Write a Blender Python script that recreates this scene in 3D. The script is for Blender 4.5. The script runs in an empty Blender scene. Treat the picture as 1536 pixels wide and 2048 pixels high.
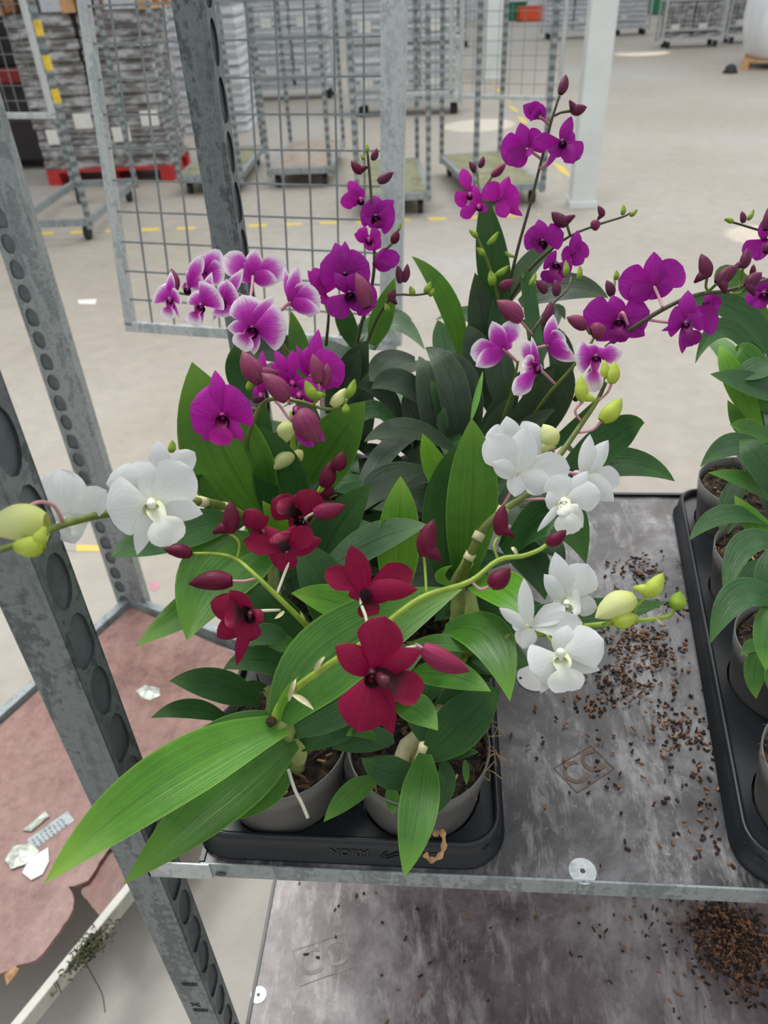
import bpy, math, random
from mathutils import Vector as V, Matrix
random.seed(7)
sc = bpy.context.scene
COL = sc.collection
# ---------------------------------------------------------------- camera
F = 1500.0                                   # focal length in pixels of the 1536x2048 frame
_dn = V((97, 2076, F)).normalized()          # straight down, seen from the camera (x right, y down, z forward)
_up = -_dn
_fw = (V((0, 0, 1)) - _up * _up.z).normalized()
_rt = _fw.cross(_up)
_a = math.radians(5.5)
_Y = _fw * math.cos(_a) + _rt * math.sin(_a)
_X = _Y.cross(_up)
RC = Matrix((_X, _Y, _up))                   # camera coordinates -> world
EYE = V((0, 0, .62))
cam = bpy.data.cameras.new('camera'); camo = bpy.data.objects.new('camera', cam); COL.objects.link(camo)
m3 = Matrix((RC @ V((1, 0, 0)), RC @ V((0, -1, 0)), RC @ V((0, 0, -1)))).transposed()
camo.matrix_world = Matrix.Translation(EYE) @ m3.to_4x4()
cam.sensor_fit = 'HORIZONTAL'; cam.sensor_width = 36; cam.lens = F / 1536 * 36
cam.clip_start = .02; cam.clip_end = 200
cam.dof.use_dof = True; cam.dof.focus_distance = .62; cam.dof.aperture_fstop = cam.lens / 1000 / .0030
sc.camera = camo
# ---------------------------------------------------------------- world, lights, exposure
sc.view_settings.view_transform = 'Standard'; sc.view_settings.look = 'None'
sc.view_settings.gamma = 1; sc.view_settings.use_curve_mapping = False
sc.view_settings.exposure = 0.12
w = bpy.data.worlds.new('daylight'); sc.world = w; w.use_nodes = True
wn = w.node_tree; bg = wn.nodes['Background']
tc = wn.nodes.new('ShaderNodeTexCoord'); sx = wn.nodes.new('ShaderNodeSeparateXYZ'); wr = wn.nodes.new('ShaderNodeValToRGB')
wn.links.new(tc.outputs['Generated'], sx.inputs[0]); wn.links.new(sx.outputs['Z'], wr.inputs[0]); wn.links.new(wr.outputs[0], bg.inputs[0])
wr.color_ramp.elements[0].position = 0.0; wr.color_ramp.elements[0].color = (.38, .39, .40, 1)
wr.color_ramp.elements[1].position = .55; wr.color_ramp.elements[1].color = (.97, 1.0, 1.04, 1)
bg.inputs[1].default_value = .82
def area(loc, target, size, power, col=(1, 1, 1)):
    l = bpy.data.lights.new('skylight', 'AREA'); l.shape = 'RECTANGLE'; l.size = size[0]; l.size_y = size[1]; l.energy = power; l.color = col
    o = bpy.data.objects.new('skylight', l); COL.objects.link(o); o.location = loc
    o.rotation_euler = (V(target) - V(loc)).to_track_quat('-Z', 'Y').to_euler(); return o
area((-1.6, 2.6, 4.2), (0, .6, 0), (1.9, 1.5), 172, (1, .985, .96))
area((3, 9, 6.5), (1.5, 8, -1), (6, 7), 330, (1, .98, .95))
def sunspot(loc, target, ang, power):        # sun coming through a gap in the roof
    l = bpy.data.lights.new('roof_gap_sun', 'SPOT'); l.energy = power; l.spot_size = math.radians(ang); l.spot_blend = .25; l.shadow_soft_size = .03; l.color = (1, .93, .8)
    o = bpy.data.objects.new('roof_gap_sun', l); COL.objects.link(o); o.location = loc
    o.rotation_euler = (V(target) - V(loc)).to_track_quat('-Z', 'Y').to_euler()
# ---------------------------------------------------------------- pixel -> place helpers
def W(px, py, d):
    return EYE + RC @ V(((px - 768) / F * d, (py - 1024) / F * d, d))
def G(px, py, z):
    r = RC @ V((px - 768, py - 1024, F)); return EYE + r * ((z - EYE.z) / r.z)
def YP(px, py, y):
    r = RC @ V((px - 768, py - 1024, F)); return EYE + r * (y / r.y)
def axd(p): return (RC.transposed() @ (p - EYE)).z
# ---------------------------------------------------------------- materials
def new_mat(name):
    m = bpy.data.materials.new(name); m.use_nodes = True; return m, m.node_tree, m.node_tree.nodes['Principled BSDF']
def nd(t, typ, **k):
    n = t.nodes.new(typ)
    for a, b in k.items(): setattr(n, a, b)
    return n
def rgb(h):
    h = h.lstrip('#'); c = [int(h[i:i + 2], 16) / 255 for i in (0, 2, 4)]
    return tuple(x / 12.92 if x < .04045 else ((x + .055) / 1.055) ** 2.4 for x in c) + (1,)
def ramp(t, src, stops):
    r = nd(t, 'ShaderNodeValToRGB'); e = r.color_ramp.elements
    while len(e) < len(stops): e.new(.5)
    for i, (p, c) in enumerate(stops): e[i].position = p; e[i].color = rgb(c) if isinstance(c, str) else c
    t.links.new(src, r.inputs[0]); return r.outputs[0]
def noise(t, vec, scale, detail=4, rough=.6, dist=0):
    n = nd(t, 'ShaderNodeTexNoise'); n.inputs['Scale'].default_value = scale; n.inputs['Detail'].default_value = detail
    n.inputs['Roughness'].default_value = rough; n.inputs['Distortion'].default_value = dist
    if vec is not None: t.links.new(vec, n.inputs['Vector'])
    return n.outputs['Fac']
def mapping(t, vec, scale=(1, 1, 1), rot=(0, 0, 0), loc=(0, 0, 0)):
    m = nd(t, 'ShaderNodeMapping'); m.inputs['Scale'].default_value = scale; m.inputs['Rotation'].default_value = rot; m.inputs['Location'].default_value = loc
    t.links.new(vec, m.inputs['Vector']); return m.outputs[0]
def mixc(t, fac, a, b, mode='MIX'):
    m = nd(t, 'ShaderNodeMix', data_type='RGBA', blend_type=mode)
    for s, v in ((m.inputs[0], fac), (m.inputs[6], a), (m.inputs[7], b)):
        if hasattr(v, 'is_linked'): t.links.new(v, s)
        elif isinstance(v, str): s.default_value = rgb(v)
        else: s.default_value = v
    return m.outputs[2]
def mathn(t, op, a, b=0.0):
    m = nd(t, 'ShaderNodeMath', operation=op)
    for s, v in ((m.inputs[0], a), (m.inputs[1], b)):
        if hasattr(v, 'is_linked'): t.links.new(v, s)
        else: s.default_value = v
    return m.outputs[0]
def bump(t, b, h, strength=.3, dist=.01):
    n = nd(t, 'ShaderNodeBump'); n.inputs['Strength'].default_value = strength; n.inputs['Distance'].default_value = dist
    t.links.new(h, n.inputs['Height']); t.links.new(n.outputs[0], b.inputs['Normal'])
def objc(t): return nd(t, 'ShaderNodeTexCoord').outputs['Object']
def uvc(t): return nd(t, 'ShaderNodeTexCoord').outputs['UV']
M = {}
def plain(name, c, rough=.5, metal=0.0, var=.12, scale=30, bmp=0):
    m, t, b = new_mat(name); v = objc(t); n = noise(t, v, scale)
    c0 = rgb(c); d = tuple(x * (1 - 1.8 * var) for x in c0[:3]) + (1,); l = tuple(min(1, x * (1 + 1.8 * var)) for x in c0[:3]) + (1,)
    t.links.new(ramp(t, n, [(.3, d), (.7, l)]), b.inputs['Base Color'])
    b.inputs['Roughness'].default_value = rough; b.inputs['Metallic'].default_value = metal
    if bmp: bump(t, b, n, bmp, .003)
    M[name] = m; return m
def galv(name, dark, light, scale=14, rough=.42, metal=.55, streak=(1, 1, .25), slots=0):
    m, t, b = new_mat(name); v = objc(t)
    n1 = noise(t, mapping(t, v, streak), scale, 6, .65, .6); n2 = noise(t, v, scale * 6, 3, .6)
    n = mathn(t, 'ADD', mathn(t, 'MULTIPLY', n1, .7), mathn(t, 'MULTIPLY', n2, .3))
    c = ramp(t, n, [(.35, dark), (.5, light), (.56, dark), (.7, light)])
    if slots:
        wv = nd(t, 'ShaderNodeTexWave', bands_direction='Z'); wv.inputs['Scale'].default_value = slots; t.links.new(v, wv.inputs['Vector'])
        c = mixc(t, ramp(t, wv.outputs['Fac'], [(.3, (.75, .75, .75, 1)), (.7, (0, 0, 0, 1))]), c, '#596164')
    t.links.new(c, b.inputs['Base Color']); b.inputs['Roughness'].default_value = rough; b.inputs['Metallic'].default_value = metal
    bump(t, b, n, .15, .002); M[name] = m
galv('galvanised', '#7d8688', '#a5adae', 22, .45, .35)
galv('galvanised_dark', '#5a6163', '#858d8f', 18, .4, .4)
galv('galvanised_light', '#a9b0b1', '#cdd2d1', 20, .4, .35)
galv('slotted', '#858d90', '#a9b0b2', 12, .45, .35, slots=4.5)
plain('slot_back', '#666e70', .5, .3, .15, 40)
plain('slot_dark', '#4a5153', .5, .3, .15, 40)
plain('wire', '#888f90', .4, .5, .1)
plain('black_plastic', '#1d2226', .38, 0, .12, 12, .02)
plain('rubber', '#25282a', .6)
plain('pot_grey', '#6d6c69', .5, 0, .06, 25, .03)
plain('red_plastic', '#c0322f', .5)
plain('machine_red', '#8c1c26', .4)
plain('machine_dark', '#2a2527', .6)
plain('white_paint', '#d9dfdd', .5, 0, .04, 3)
plain('white_bag', '#e4e8ea', .6, 0, .05, 3)
plain('pallet_wood', '#c79a6b', .75, 0, .15, 12)
plain('yellow_tape', '#e2c341', .6)
plain('blue_plastic', '#2f5f9a', .5)
plain('green_plastic', '#1f7a54', .5)
plain('orange', '#e0562b', .6)
plain('cardboard', '#b79b76', .8)
plain('paper', '#eceae4', .8, 0, .04)
plain('bark_chip', '#876246', .85, 0, .35, 60)
plain('bark_dark', '#38261d', .9, 0, .35, 60)
plain('dry_leaf', '#b98e63', .8, 0, .2, 80)
plain('root', '#d8d4c2', .6, 0, .1, 80)
plain('moss', '#4c4e33', .95, 0, .45, 150)
plain('ink', '#2c3133', .6)
plain('core_W', '#eef0dc', .5, 0, .03)
plain('core_P', '#6b0a55', .5, 0, .05)
plain('core_M', '#8a0a66', .5, 0, .05)
plain('core_D', '#5a0a50', .5, 0, .05)
plain('core_R', '#4d0520', .5, 0, .05)
for k_, c_ in (('W', '#e4e8c4'), ('P', '#4e0340'), ('M', '#3a0226'), ('D', '#30052c'), ('R', '#22020d')): plain('throat_' + k_, c_, .6, 0, .05)
def stack_mat(name, c1, c2, sc_):
    m, t, b = new_mat(name); v = objc(t)
    wv = nd(t, 'ShaderNodeTexWave', bands_direction='Z'); wv.inputs['Scale'].default_value = sc_; wv.inputs['Distortion'].default_value = 1.2
    t.links.new(v, wv.inputs['Vector']); n = noise(t, mapping(t, v, (1, 1, 3)), 5, 5)
    c = mixc(t, ramp(t, n, [(.45, (0, 0, 0, 1)), (.62, (.85, .85, .85, 1))]), ramp(t, wv.outputs['Fac'], [(.2, c1), (.7, c2)]), '#c9cacb')  # pale patches: white plastic wrap and its highlights, put into the colour
    t.links.new(c, b.inputs['Base Color']); b.inputs['Roughness'].default_value = .35; M[name] = m
stack_mat('tray_stack', '#5b5857', '#807c7a', 6)
stack_mat('wrap_stack', '#b0b4ba', '#eaeef3', 3)
# concrete
m, t, b = new_mat('concrete'); v = objc(t)
n1 = noise(t, v, .35, 5, .55); n2 = noise(t, v, 9, 8, .7); n3 = noise(t, mapping(t, v, (1, 1, 1), loc=(4, 2, 0)), 1.6, 6, .6)
c = ramp(t, n1, [(.3, '#a19a90'), (.5, '#aca79e'), (.7, '#b0b0ad')])
c = mixc(t, .35, c, ramp(t, n2, [(.3, '#9d968c'), (.7, '#d2cdc4')]), 'OVERLAY')
c = mixc(t, ramp(t, n3, [(.58, (0, 0, 0, 1)), (.75, (.35, .35, .35, 1))]), c, '#9a8d7d')
t.links.new(c, b.inputs['Base Color']); b.inputs['Roughness'].default_value = .55; bump(t, b, n2, .12, .004); M['concrete'] = m
plain('white_rail', '#c9c8bd', .55, .1, .08, 25)
# dirty film-faced plywood
def board(name, cols, spotcol, dirt, seed=0, dirt_pos=(.56, .72)):
    m, t, b = new_mat(name); v = mapping(t, objc(t), loc=(seed, seed * .7, 0))
    n1 = noise(t, v, 5, 8, .7, .6); n2 = noise(t, mapping(t, v, (1, .3, 1)), 42, 8, .75, .4); n3 = noise(t, v, 7, 8, .75, 1.2); n4 = noise(t, v, 190, 2, .5)
    c = ramp(t, n1, [(.38, cols[0]), (.49, cols[1]), (.62, cols[2])])
    c = mixc(t, .5, c, ramp(t, noise(t, v, 26, 8, .8), [(.38, (.28, .28, .28, 1)), (.62, (.74, .74, .74, 1))]), 'OVERLAY')
    c = mixc(t, ramp(t, n2, [(.5, (0, 0, 0, 1)), (.72, (.75, .75, .75, 1))]), c, spotcol)
    c = mixc(t, ramp(t, n3, [(dirt_pos[0], (0, 0, 0, 1)), (dirt_pos[1], (.8, .8, .8, 1))]), c, dirt)
    c = mixc(t, ramp(t, n4, [(.68, (0, 0, 0, 1)), (.78, (.5, .5, .5, 1))]), c, '#b9b4ad')
    t.links.new(c, b.inputs['Base Color']); b.inputs['Roughness'].default_value = .34
    bump(t, b, n2, .15, .002); M[name] = m
board('shelf_board', ('#312f31', '#4d4a4c', '#7b7a7c'), '#b4b3b3', '#38271f', 3, (.56, .68))
board('low_board', ('#5f5254', '#7d7274', '#9a9494'), '#cac5c4', '#4a3b38', 9, (.60, .74))
board('red_board', ('#79584f', '#8d6a62', '#96766d'), '#a08076', '#5e463e', 5, (.66, .8))
board('red_board_under', ('#5b2f24', '#6f3b2d', '#6a5545'), '#84705c', '#3c2a20', 2)
# potting bark
m, t, b = new_mat('potting_bark'); v = objc(t)
vo = nd(t, 'ShaderNodeTexVoronoi'); vo.inputs['Scale'].default_value = 150; t.links.new(v, vo.inputs['Vector'])
c = mixc(t, ramp(t, noise(t, v, 70, 4, .7), [(.42, (0, 0, 0, 1)), (.62, (1, 1, 1, 1))]), '#17120e', ramp(t, vo.outputs['Color'], [(.2, '#241b13'), (.6, '#4a3726'), (.9, '#7d6446')]))
t.links.new(c, b.inputs['Base Color']); b.inputs['Roughness'].default_value = .9; bump(t, b, noise(t, v, 110, 3), 1, .006); M['potting_bark'] = m
# leaves: v along the blade, u across it
def leafmat(name, c1, c2, tip, trans, rough=.36):
    m, t, b = new_mat(name); uv = uvc(t); s = nd(t, 'ShaderNodeSeparateXYZ'); t.links.new(uv, s.inputs[0])
    n = noise(t, objc(t), 26, 4, .6); vn = noise(t, mapping(t, uv, (38, 1.2, 1)), 1, 2, .5)
    c = ramp(t, n, [(.32, c1), (.68, c2)])
    c = mixc(t, .35, c, ramp(t, vn, [(.35, (.25, .25, .25, 1)), (.65, (.75, .75, .75, 1))]), 'OVERLAY')
    mid = mathn(t, 'ABSOLUTE', mathn(t, 'SUBTRACT', s.outputs[0], .5))
    c = mixc(t, ramp(t, mid, [(.0, (.55, .55, .55, 1)), (.035, (0, 0, 0, 1))]), c, tuple(x * .45 for x in rgb(c1)[:3]) + (1,))
    c = mixc(t, ramp(t, mid, [(.465, (0, 0, 0, 1)), (.495, (.6, .6, .6, 1))]), c, tip)
    c = mixc(t, ramp(t, s.outputs[1], [(.72, (0, 0, 0, 1)), (1, (.75, .75, .75, 1))]), c, tip)
    t.links.new(c, b.inputs['Base Color']); b.inputs['Roughness'].default_value = rough; b.inputs['Specular IOR Level'].default_value = .45
    bump(t, b, mathn(t, 'ADD', mathn(t, 'MULTIPLY', vn, .5), noise(t, objc(t), 14, 3, .5)), .55 if name in ('leaf4', 'leaf3') else .4, .003)
    tr = nd(t, 'ShaderNodeBsdfTranslucent'); t.links.new(mixc(t, .55, c, tip), tr.inputs[0])
    mx = nd(t, 'ShaderNodeMixShader'); mx.inputs[0].default_value = trans
    t.links.new(b.outputs[0], mx.inputs[1]); t.links.new(tr.outputs[0], mx.inputs[2]); t.links.new(mx.outputs[0], t.nodes['Material Output'].inputs[0]); M[name] = m
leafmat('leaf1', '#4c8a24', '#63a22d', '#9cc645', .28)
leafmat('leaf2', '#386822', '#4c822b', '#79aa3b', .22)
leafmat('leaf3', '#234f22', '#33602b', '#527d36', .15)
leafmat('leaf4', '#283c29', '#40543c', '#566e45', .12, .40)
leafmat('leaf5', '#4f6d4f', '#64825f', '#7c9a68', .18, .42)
def petalmat(name, stops, trans=.3, vein=None, rough=.5, edge=None):
    m, t, b = new_mat(name); uv = uvc(t); s = nd(t, 'ShaderNodeSeparateXYZ'); t.links.new(uv, s.inputs[0])
    vn = noise(t, mapping(t, uv, (26, 1.5, 1)), 1, 3, .6)
    mid = mathn(t, 'ABSOLUTE', mathn(t, 'SUBTRACT', s.outputs[0], .5))
    f = s.outputs[1]
    if edge:
        e = mathn(t, 'MULTIPLY', mathn(t, 'POWER', mid, 3.0), 3.2)
        f = mathn(t, 'ADD', mathn(t, 'ADD', f, e), mathn(t, 'MULTIPLY', mathn(t, 'SUBTRACT', vn, .5), .55))
    c = ramp(t, f, stops)
    if vein: c = mixc(t, ramp(t, vn, [(.42, (.7, .7, .7, 1)), (.62, (0, 0, 0, 1))]), c, vein)
    t.links.new(c, b.inputs['Base Color']); b.inputs['Roughness'].default_value = rough; b.inputs['Specular IOR Level'].default_value = .25
    bump(t, b, vn, .2, .001)
    tr = nd(t, 'ShaderNodeBsdfTranslucent'); t.links.new(c, tr.inputs[0]); mx = nd(t, 'ShaderNodeMixShader'); mx.inputs[0].default_value = trans
    t.links.new(b.outputs[0], mx.inputs[1]); t.links.new(tr.outputs[0], mx.inputs[2]); t.links.new(mx.outputs[0], t.nodes['Material Output'].inputs[0]); M[name] = m
petalmat('pet_W', [(0, '#dfe4c2'), (.25, '#ebede8'), (1, '#eff1f4')], .28, '#dfe2e0')
petalmat('lip_W', [(0, '#e6ebc0'), (.45, '#f1f3e6'), (1, '#f6f7f7')], .25)
petalmat('pet_M', [(0, '#b0108e'), (.5, '#c61fb0'), (1, '#cb35bb')], .35, '#a90f93')
petalmat('lip_M', [(0, '#30021f'), (.35, '#6d0748'), (.6, '#b9158f'), (1, '#cf35b4')], .3)
petalmat('pet_D', [(0, '#a01284'), (.5, '#b81dab'), (1, '#bb34b6')], .40, '#8f1484')
petalmat('lip_D', [(0, '#3b0530'), (.4, '#7a0b62'), (1, '#981b8c')], .3)
petalmat('pet_P', [(0, '#a01888'), (.45, '#c22ab4'), (.70, '#d468cb'), (.9, '#f4e2f1'), (1, '#f8f0f6')], .3, None, .5, True)
petalmat('lip_P', [(0, '#4a0440'), (.45, '#8d0c70'), (.62, '#c454b4'), (.85, '#f4e4f0'), (1, '#f8f0f6')], .3, None, .5, True)
petalmat('pet_R', [(0, '#ad0850'), (.4, '#a30b47'), (1, '#991243')], .34, '#7f0735')
petalmat('lip_R', [(0, '#16010a'), (.48, '#2c0312'), (.66, '#7d0a34'), (1, '#9c1747')], .2)
petalmat('bud_W', [(0, '#cfd87a'), (.4, '#dbe19c'), (1, '#dfe5a4')], .2)
petalmat('bud_G', [(0, '#b6c746'), (.5, '#c6d65c'), (1, '#b0c547')], .2)
petalmat('bud_L', [(0, '#6e9a34'), (.5, '#a2bf45'), (1, '#6f8f2f')], .2)
petalmat('bud_M', [(0, '#8d4e63'), (.5, '#93385f'), (1, '#8e5a5e')], .15, '#7f2c55')
petalmat('bud_D', [(0, '#6d4250'), (.5, '#71264c'), (1, '#5f2a45')], .12, '#5a1f3f')
petalmat('bud_R', [(0, '#7d1440'), (.5, '#6c0d33'), (1, '#58122c')], .1, '#560a28')
petalmat('bud_RP', [(0, '#a83a63'), (.5, '#983055'), (1, '#8a2a48')], .15, '#861f44')
plain('stem_green', '#92ad3a', .45, 0, .12, 60)
plain('stem_olive', '#6b7a34', .5, 0, .15, 60)
plain('stem_dark', '#4c4a32', .5, 0, .15, 60)
plain('stem_white', '#e6dfc6', .5, 0, .06, 60)
plain('stem_pink', '#c98f9c', .5, 0, .1, 60)
plain('bulb', '#8e9c58', .5, 0, .15, 40)
plain('sheath', '#cfc79c', .6, 0, .15, 60)
# ---------------------------------------------------------------- mesh helpers
class MB:
    def __init__(s): s.v = []; s.f = []; s.m = []; s.uv = []
    def add(s, vs, fs, mi=0, uvs=None):
        o = len(s.v); s.v += [V(p) for p in vs]
        for k, f in enumerate(fs):
            s.f.append([i + o for i in f]); s.m.append(mi); s.uv.append(uvs[k] if uvs else None)
    def box(s, lo, hi, mi=0, mat=None):
        x0, y0, z0 = lo; x1, y1, z1 = hi
        vs = [V(p) for p in ((x0, y0, z0), (x1, y0, z0), (x1, y1, z0), (x0, y1, z0), (x0, y0, z1), (x1, y0, z1), (x1, y1, z1), (x0, y1, z1))]
        if mat: vs = [mat @ p for p in vs]
        s.add(vs, [(0, 3, 2, 1), (4, 5, 6, 7), (0, 1, 5, 4), (1, 2, 6, 5), (2, 3, 7, 6), (3, 0, 4, 7)], mi)
    def bar(s, a, b, w, h=None, mi=0, up=V((0, 0, 1))):
        h = h or w; a = V(a); b = V(b); d = (b - a).normalized()
        if abs(d.dot(up)) > .98: up = V((0, 1, 0))
        x = d.cross(up).normalized(); y = x.cross(d)
        vs = [p + x * i * w / 2 + y * j * h / 2 for p in (a, b) for i, j in ((-1, -1), (1, -1), (1, 1), (-1, 1))]
        s.add(vs, [(0, 3, 2, 1), (4, 5, 6, 7), (0, 1, 5, 4), (1, 2, 6, 5), (2, 3, 7, 6), (3, 0, 4, 7)], mi)
    def tube(s, pts, rad, n=8, mi=0):
        pts = [V(p) for p in pts]; k = len(pts)
        if not hasattr(rad, '__len__'): rad = [rad] * k
        u = None; vs = []
        for i, p in enumerate(pts):
            d = (pts[min(i + 1, k - 1)] - pts[max(i - 1, 0)]).normalized()
            if u is None: u = d.orthogonal().normalized()
            u = (u - d * u.dot(d)).normalized(); w_ = d.cross(u)
            for j in range(n):
                a = 2 * math.pi * j / n; vs.append(p + (u * math.cos(a) + w_ * math.sin(a)) * rad[i])
        fs = []; uv = []
        for i in range(k - 1):
            for j in range(n):
                j2 = (j + 1) % n; fs.append((i * n + j, i * n + j2, (i + 1) * n + j2, (i + 1) * n + j))
                uv.append([(j / n, i / (k - 1)), ((j + 1) / n, i / (k - 1)), ((j + 1) / n, (i + 1) / (k - 1)), (j / n, (i + 1) / (k - 1))])
        fs.append(tuple(reversed(range(n)))); uv.append([(.5, 0)] * n); fs.append(tuple((k - 1) * n + j for j in range(n))); uv.append([(.5, 1)] * n)
        s.add(vs, fs, mi, uv)
    def disc(s, c, r, z0, z1, n=20, mi=0, hole=0):
        c = V(c)
        s.lathe(c, [(hole, z0), (r, z0), (r, z1), (hole, z1)] + ([(hole, z0)] if hole else []), n, mi)
    def lathe(s, c, prof, n=28, mi=0):
        c = V(c); k = len(prof); vs = [c + V((r * math.cos(2 * math.pi * j / n), r * math.sin(2 * math.pi * j / n), z)) for r, z in prof for j in range(n)]
        s.add(vs, [(i * n + j, i * n + (j + 1) % n, (i + 1) * n + (j + 1) % n, (i + 1) * n + j) for i in range(k - 1) for j in range(n)], mi)
def smooth_pts(P, seg=4):
    P = [V(p) for p in P]
    if len(P) < 3: return P
    out = []
    for i in range(len(P) - 1):
        a = P[max(i - 1, 0)]; b = P[i]; c = P[i + 1]; d = P[min(i + 2, len(P) - 1)]
        for k in range(seg):
            t_ = k / seg; out.append(.5 * ((2 * b) + (c - a) * t_ + (2 * a - 5 * b + 4 * c - d) * t_ ** 2 + (3 * b - a - 3 * c + d) * t_ ** 3))
    out.append(P[-1]); return out
def rootloc(p):
    while p.parent: p = p.parent
    return p.location
def mk(name, mb, mats, parent=None, smooth=False, local=False, bevel=0, label=None, kind=None, sub=0):
    if isinstance(mats, str): mats = [mats]
    me = bpy.data.meshes.new(name); o = bpy.data.objects.new(name, me)
    off = V((0, 0, 0)) if (local or parent is None) else rootloc(parent)
    me.from_pydata([tuple(p - off) for p in mb.v], [], mb.f)
    for x in mats: me.materials.append(M[x])
    me.polygons.foreach_set('material_index', mb.m); me.polygons.foreach_set('use_smooth', [smooth] * len(mb.f))
    if any(u is not None for u in mb.uv):
        ul = me.uv_layers.new(name='UVMap'); k = 0; fl = []
        for f, u in zip(mb.f, mb.uv):
            for q in (u or [(0, 0)] * len(f)): fl += [q[0], q[1]]
        ul.data.foreach_set('uv', fl)
    me.update(); COL.objects.link(o)
    if parent: o.parent = parent
    if bevel:
        q = o.modifiers.new('bevel', 'BEVEL'); q.width = bevel; q.segments = 2; q.limit_method = 'ANGLE'; q.angle_limit = .7
    if sub:
        q = o.modifiers.new('subdivision', 'SUBSURF'); q.levels = q.render_levels = sub
    if label: o['label'] = label
    if kind: o['kind'] = kind
    return o
def tag(o, label, cat, group=None, kind=None):
    o['label'] = label; o['category'] = cat
    if group: o['group'] = group
    if kind: o['kind'] = kind
    return o
def thing(name, label, cat, loc, rz=0, group=None):
    o = bpy.data.objects.new(name, None); COL.objects.link(o); o.location = loc; o.rotation_euler = (0, 0, rz); o.empty_display_size = .05
    return tag(o, label, cat, group)
def dup(root, loc, rz, label, group=None):
    def cp(o, par):
        c = o.copy(); COL.objects.link(c); c.parent = par
        for ch in list(kids[o.name]): cp(ch, c)
        return c
    kids = {}
    for o in COL.objects: kids.setdefault(o.name, [])
    for o in COL.objects:
        if o.parent: kids[o.parent.name].append(o)
    r = cp(root, None); r.location = loc; r.rotation_euler = (0, 0, rz); r['label'] = label
    if group: r['group'] = group
    return r
# ================================================================ SETTING
FZ = -1.0
g = MB(); g.box((-40, -6, FZ - .1), (40, 34, FZ)); o = mk('floor', g, 'concrete', kind='structure')
g = MB(); g.box((-40, 34, FZ), (40, 34.3, 5)); o = mk('wall_back', g, 'wrap_stack', kind='structure')
def column(x0, x1, y0, dy, lab, mat='white_paint'):
    t = thing('white_column', lab, 'column', ((x0 + x1) / 2, y0 + dy / 2, FZ)); q = MB(); q.box((x0, y0, FZ), (x1, y0 + dy, 4.2)); mk('shaft', q, mat, t, bevel=.008)
    q = MB(); q.box((x0 - .012, y0 - .012, FZ), (x1 + .012, y0 + dy + .012, FZ + .05)); mk('base_plate', q, 'white_paint', t, bevel=.004); return t
a = G(1141, 416, FZ); b = G(1192, 421, FZ)
column(a.x, b.x, a.y - .02, .2, 'white painted steel column standing behind the tall purple orchid spikes')
a = G(969, 160, FZ); b = G(1000, 160, FZ)
column(a.x, b.x, a.y, .3, 'distant white column seen through the fine wire mesh panel')
def tape(name, pa, pb, lab, wd=.05, dash=3.2):
    a = G(*pa, FZ); b = G(*pb, FZ); q = MB(); q.bar(a + V((0, 0, .001)), b + V((0, 0, .001)), wd, .002); o = mk(name, q, 'tape_dash'); tag(o, lab, 'floor tape')
m, t, bb = new_mat('tape_dash'); v = objc(t); s = nd(t, 'ShaderNodeSeparateXYZ'); t.links.new(v, s.inputs[0])
fr = mathn(t, 'FRACT', mathn(t, 'ADD', mathn(t, 'MULTIPLY', s.outputs[0], 3.4), mathn(t, 'MULTIPLY', s.outputs[1], 1.2)))
c = mixc(t, ramp(t, fr, [(.46, (0, 0, 0, 1)), (.54, (1, 1, 1, 1))]), '#e3c648', '#a39f97')
c = mixc(t, ramp(t, noise(t, v, 5, 4), [(.45, (0, 0, 0, 1)), (.65, (.5, .5, .5, 1))]), c, '#b3ada2')
t.links.new(c, bb.inputs['Base Color']); bb.inputs['Roughness'].default_value = .6; M['tape_dash'] = m
tape('floor_tape', (-40, 472), (1080, 430), 'worn yellow and grey dashed tape line on the concrete behind the wire gate', .075)
tape('floor_tape', (60, 1094), (620, 1108), 'yellow and grey dashed tape line on the floor left of the white orchid', .034)
tape('floor_tape', (985, 165), (1150, 372), 'faint yellow tape line running away on the floor beside the white column', .07)
sunspot(tuple(G(1290, 105, FZ) + V((3, 2, 6))), tuple(G(1285, 106, FZ)), 9, 2600)
sunspot(tuple(G(960, 250, FZ) + V((2, 2, 5))), tuple(G(960, 250, FZ)), 9, 900)
sunspot(tuple(G(1525, 500, FZ) + V((1.5, 1, 4.5))), tuple(G(1525, 470, FZ)), 6, 650)
# ================================================================ NEAR TROLLEY
YF, YB, XL = .333, .902, -.203
def ring_cell(q, P, cy, cz, hy, hz, ry, rz, depth, flat, n=24, mi=0, wi=1):
    """square cell of the slotted face with an oval or arched stamped hole; P(y,z,x) -> point"""
    o1 = []; o2 = []; m = n // 4
    for sd in range(4):
        for k in range(m):
            s_ = k / m * 2 - 1
            yy, zz_ = ((hy, s_ * hz), (-s_ * hy, hz), (-hy, -s_ * hz), (s_ * hy, -hz))[sd]; o1.append((cy + yy, cz + zz_))
            a = math.atan2(zz_ / hz, yy / hy); c, s = math.cos(a), math.sin(a)
            e = 2.0 if (s > 0 or not flat) else 4.5
            rr = (abs(c / ry) ** e + abs(s / rz) ** e) ** (-1 / e); o2.append((cy + c * rr, cz + s * rr))
    n = 4 * m
    vs = [P(y, z, 0) for y, z in o1] + [P(y, z, 0) for y, z in o2] + [P(y, z, -depth) for y, z in o2]
    q.add(vs, [(k, (k + 1) % n, n + (k + 1) % n, n + k) for k in range(n)], mi)
    q.add(vs, [(n + k, n + (k + 1) % n, 2 * n + (k + 1) % n, 2 * n + k) for k in range(n)], wi)
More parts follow.
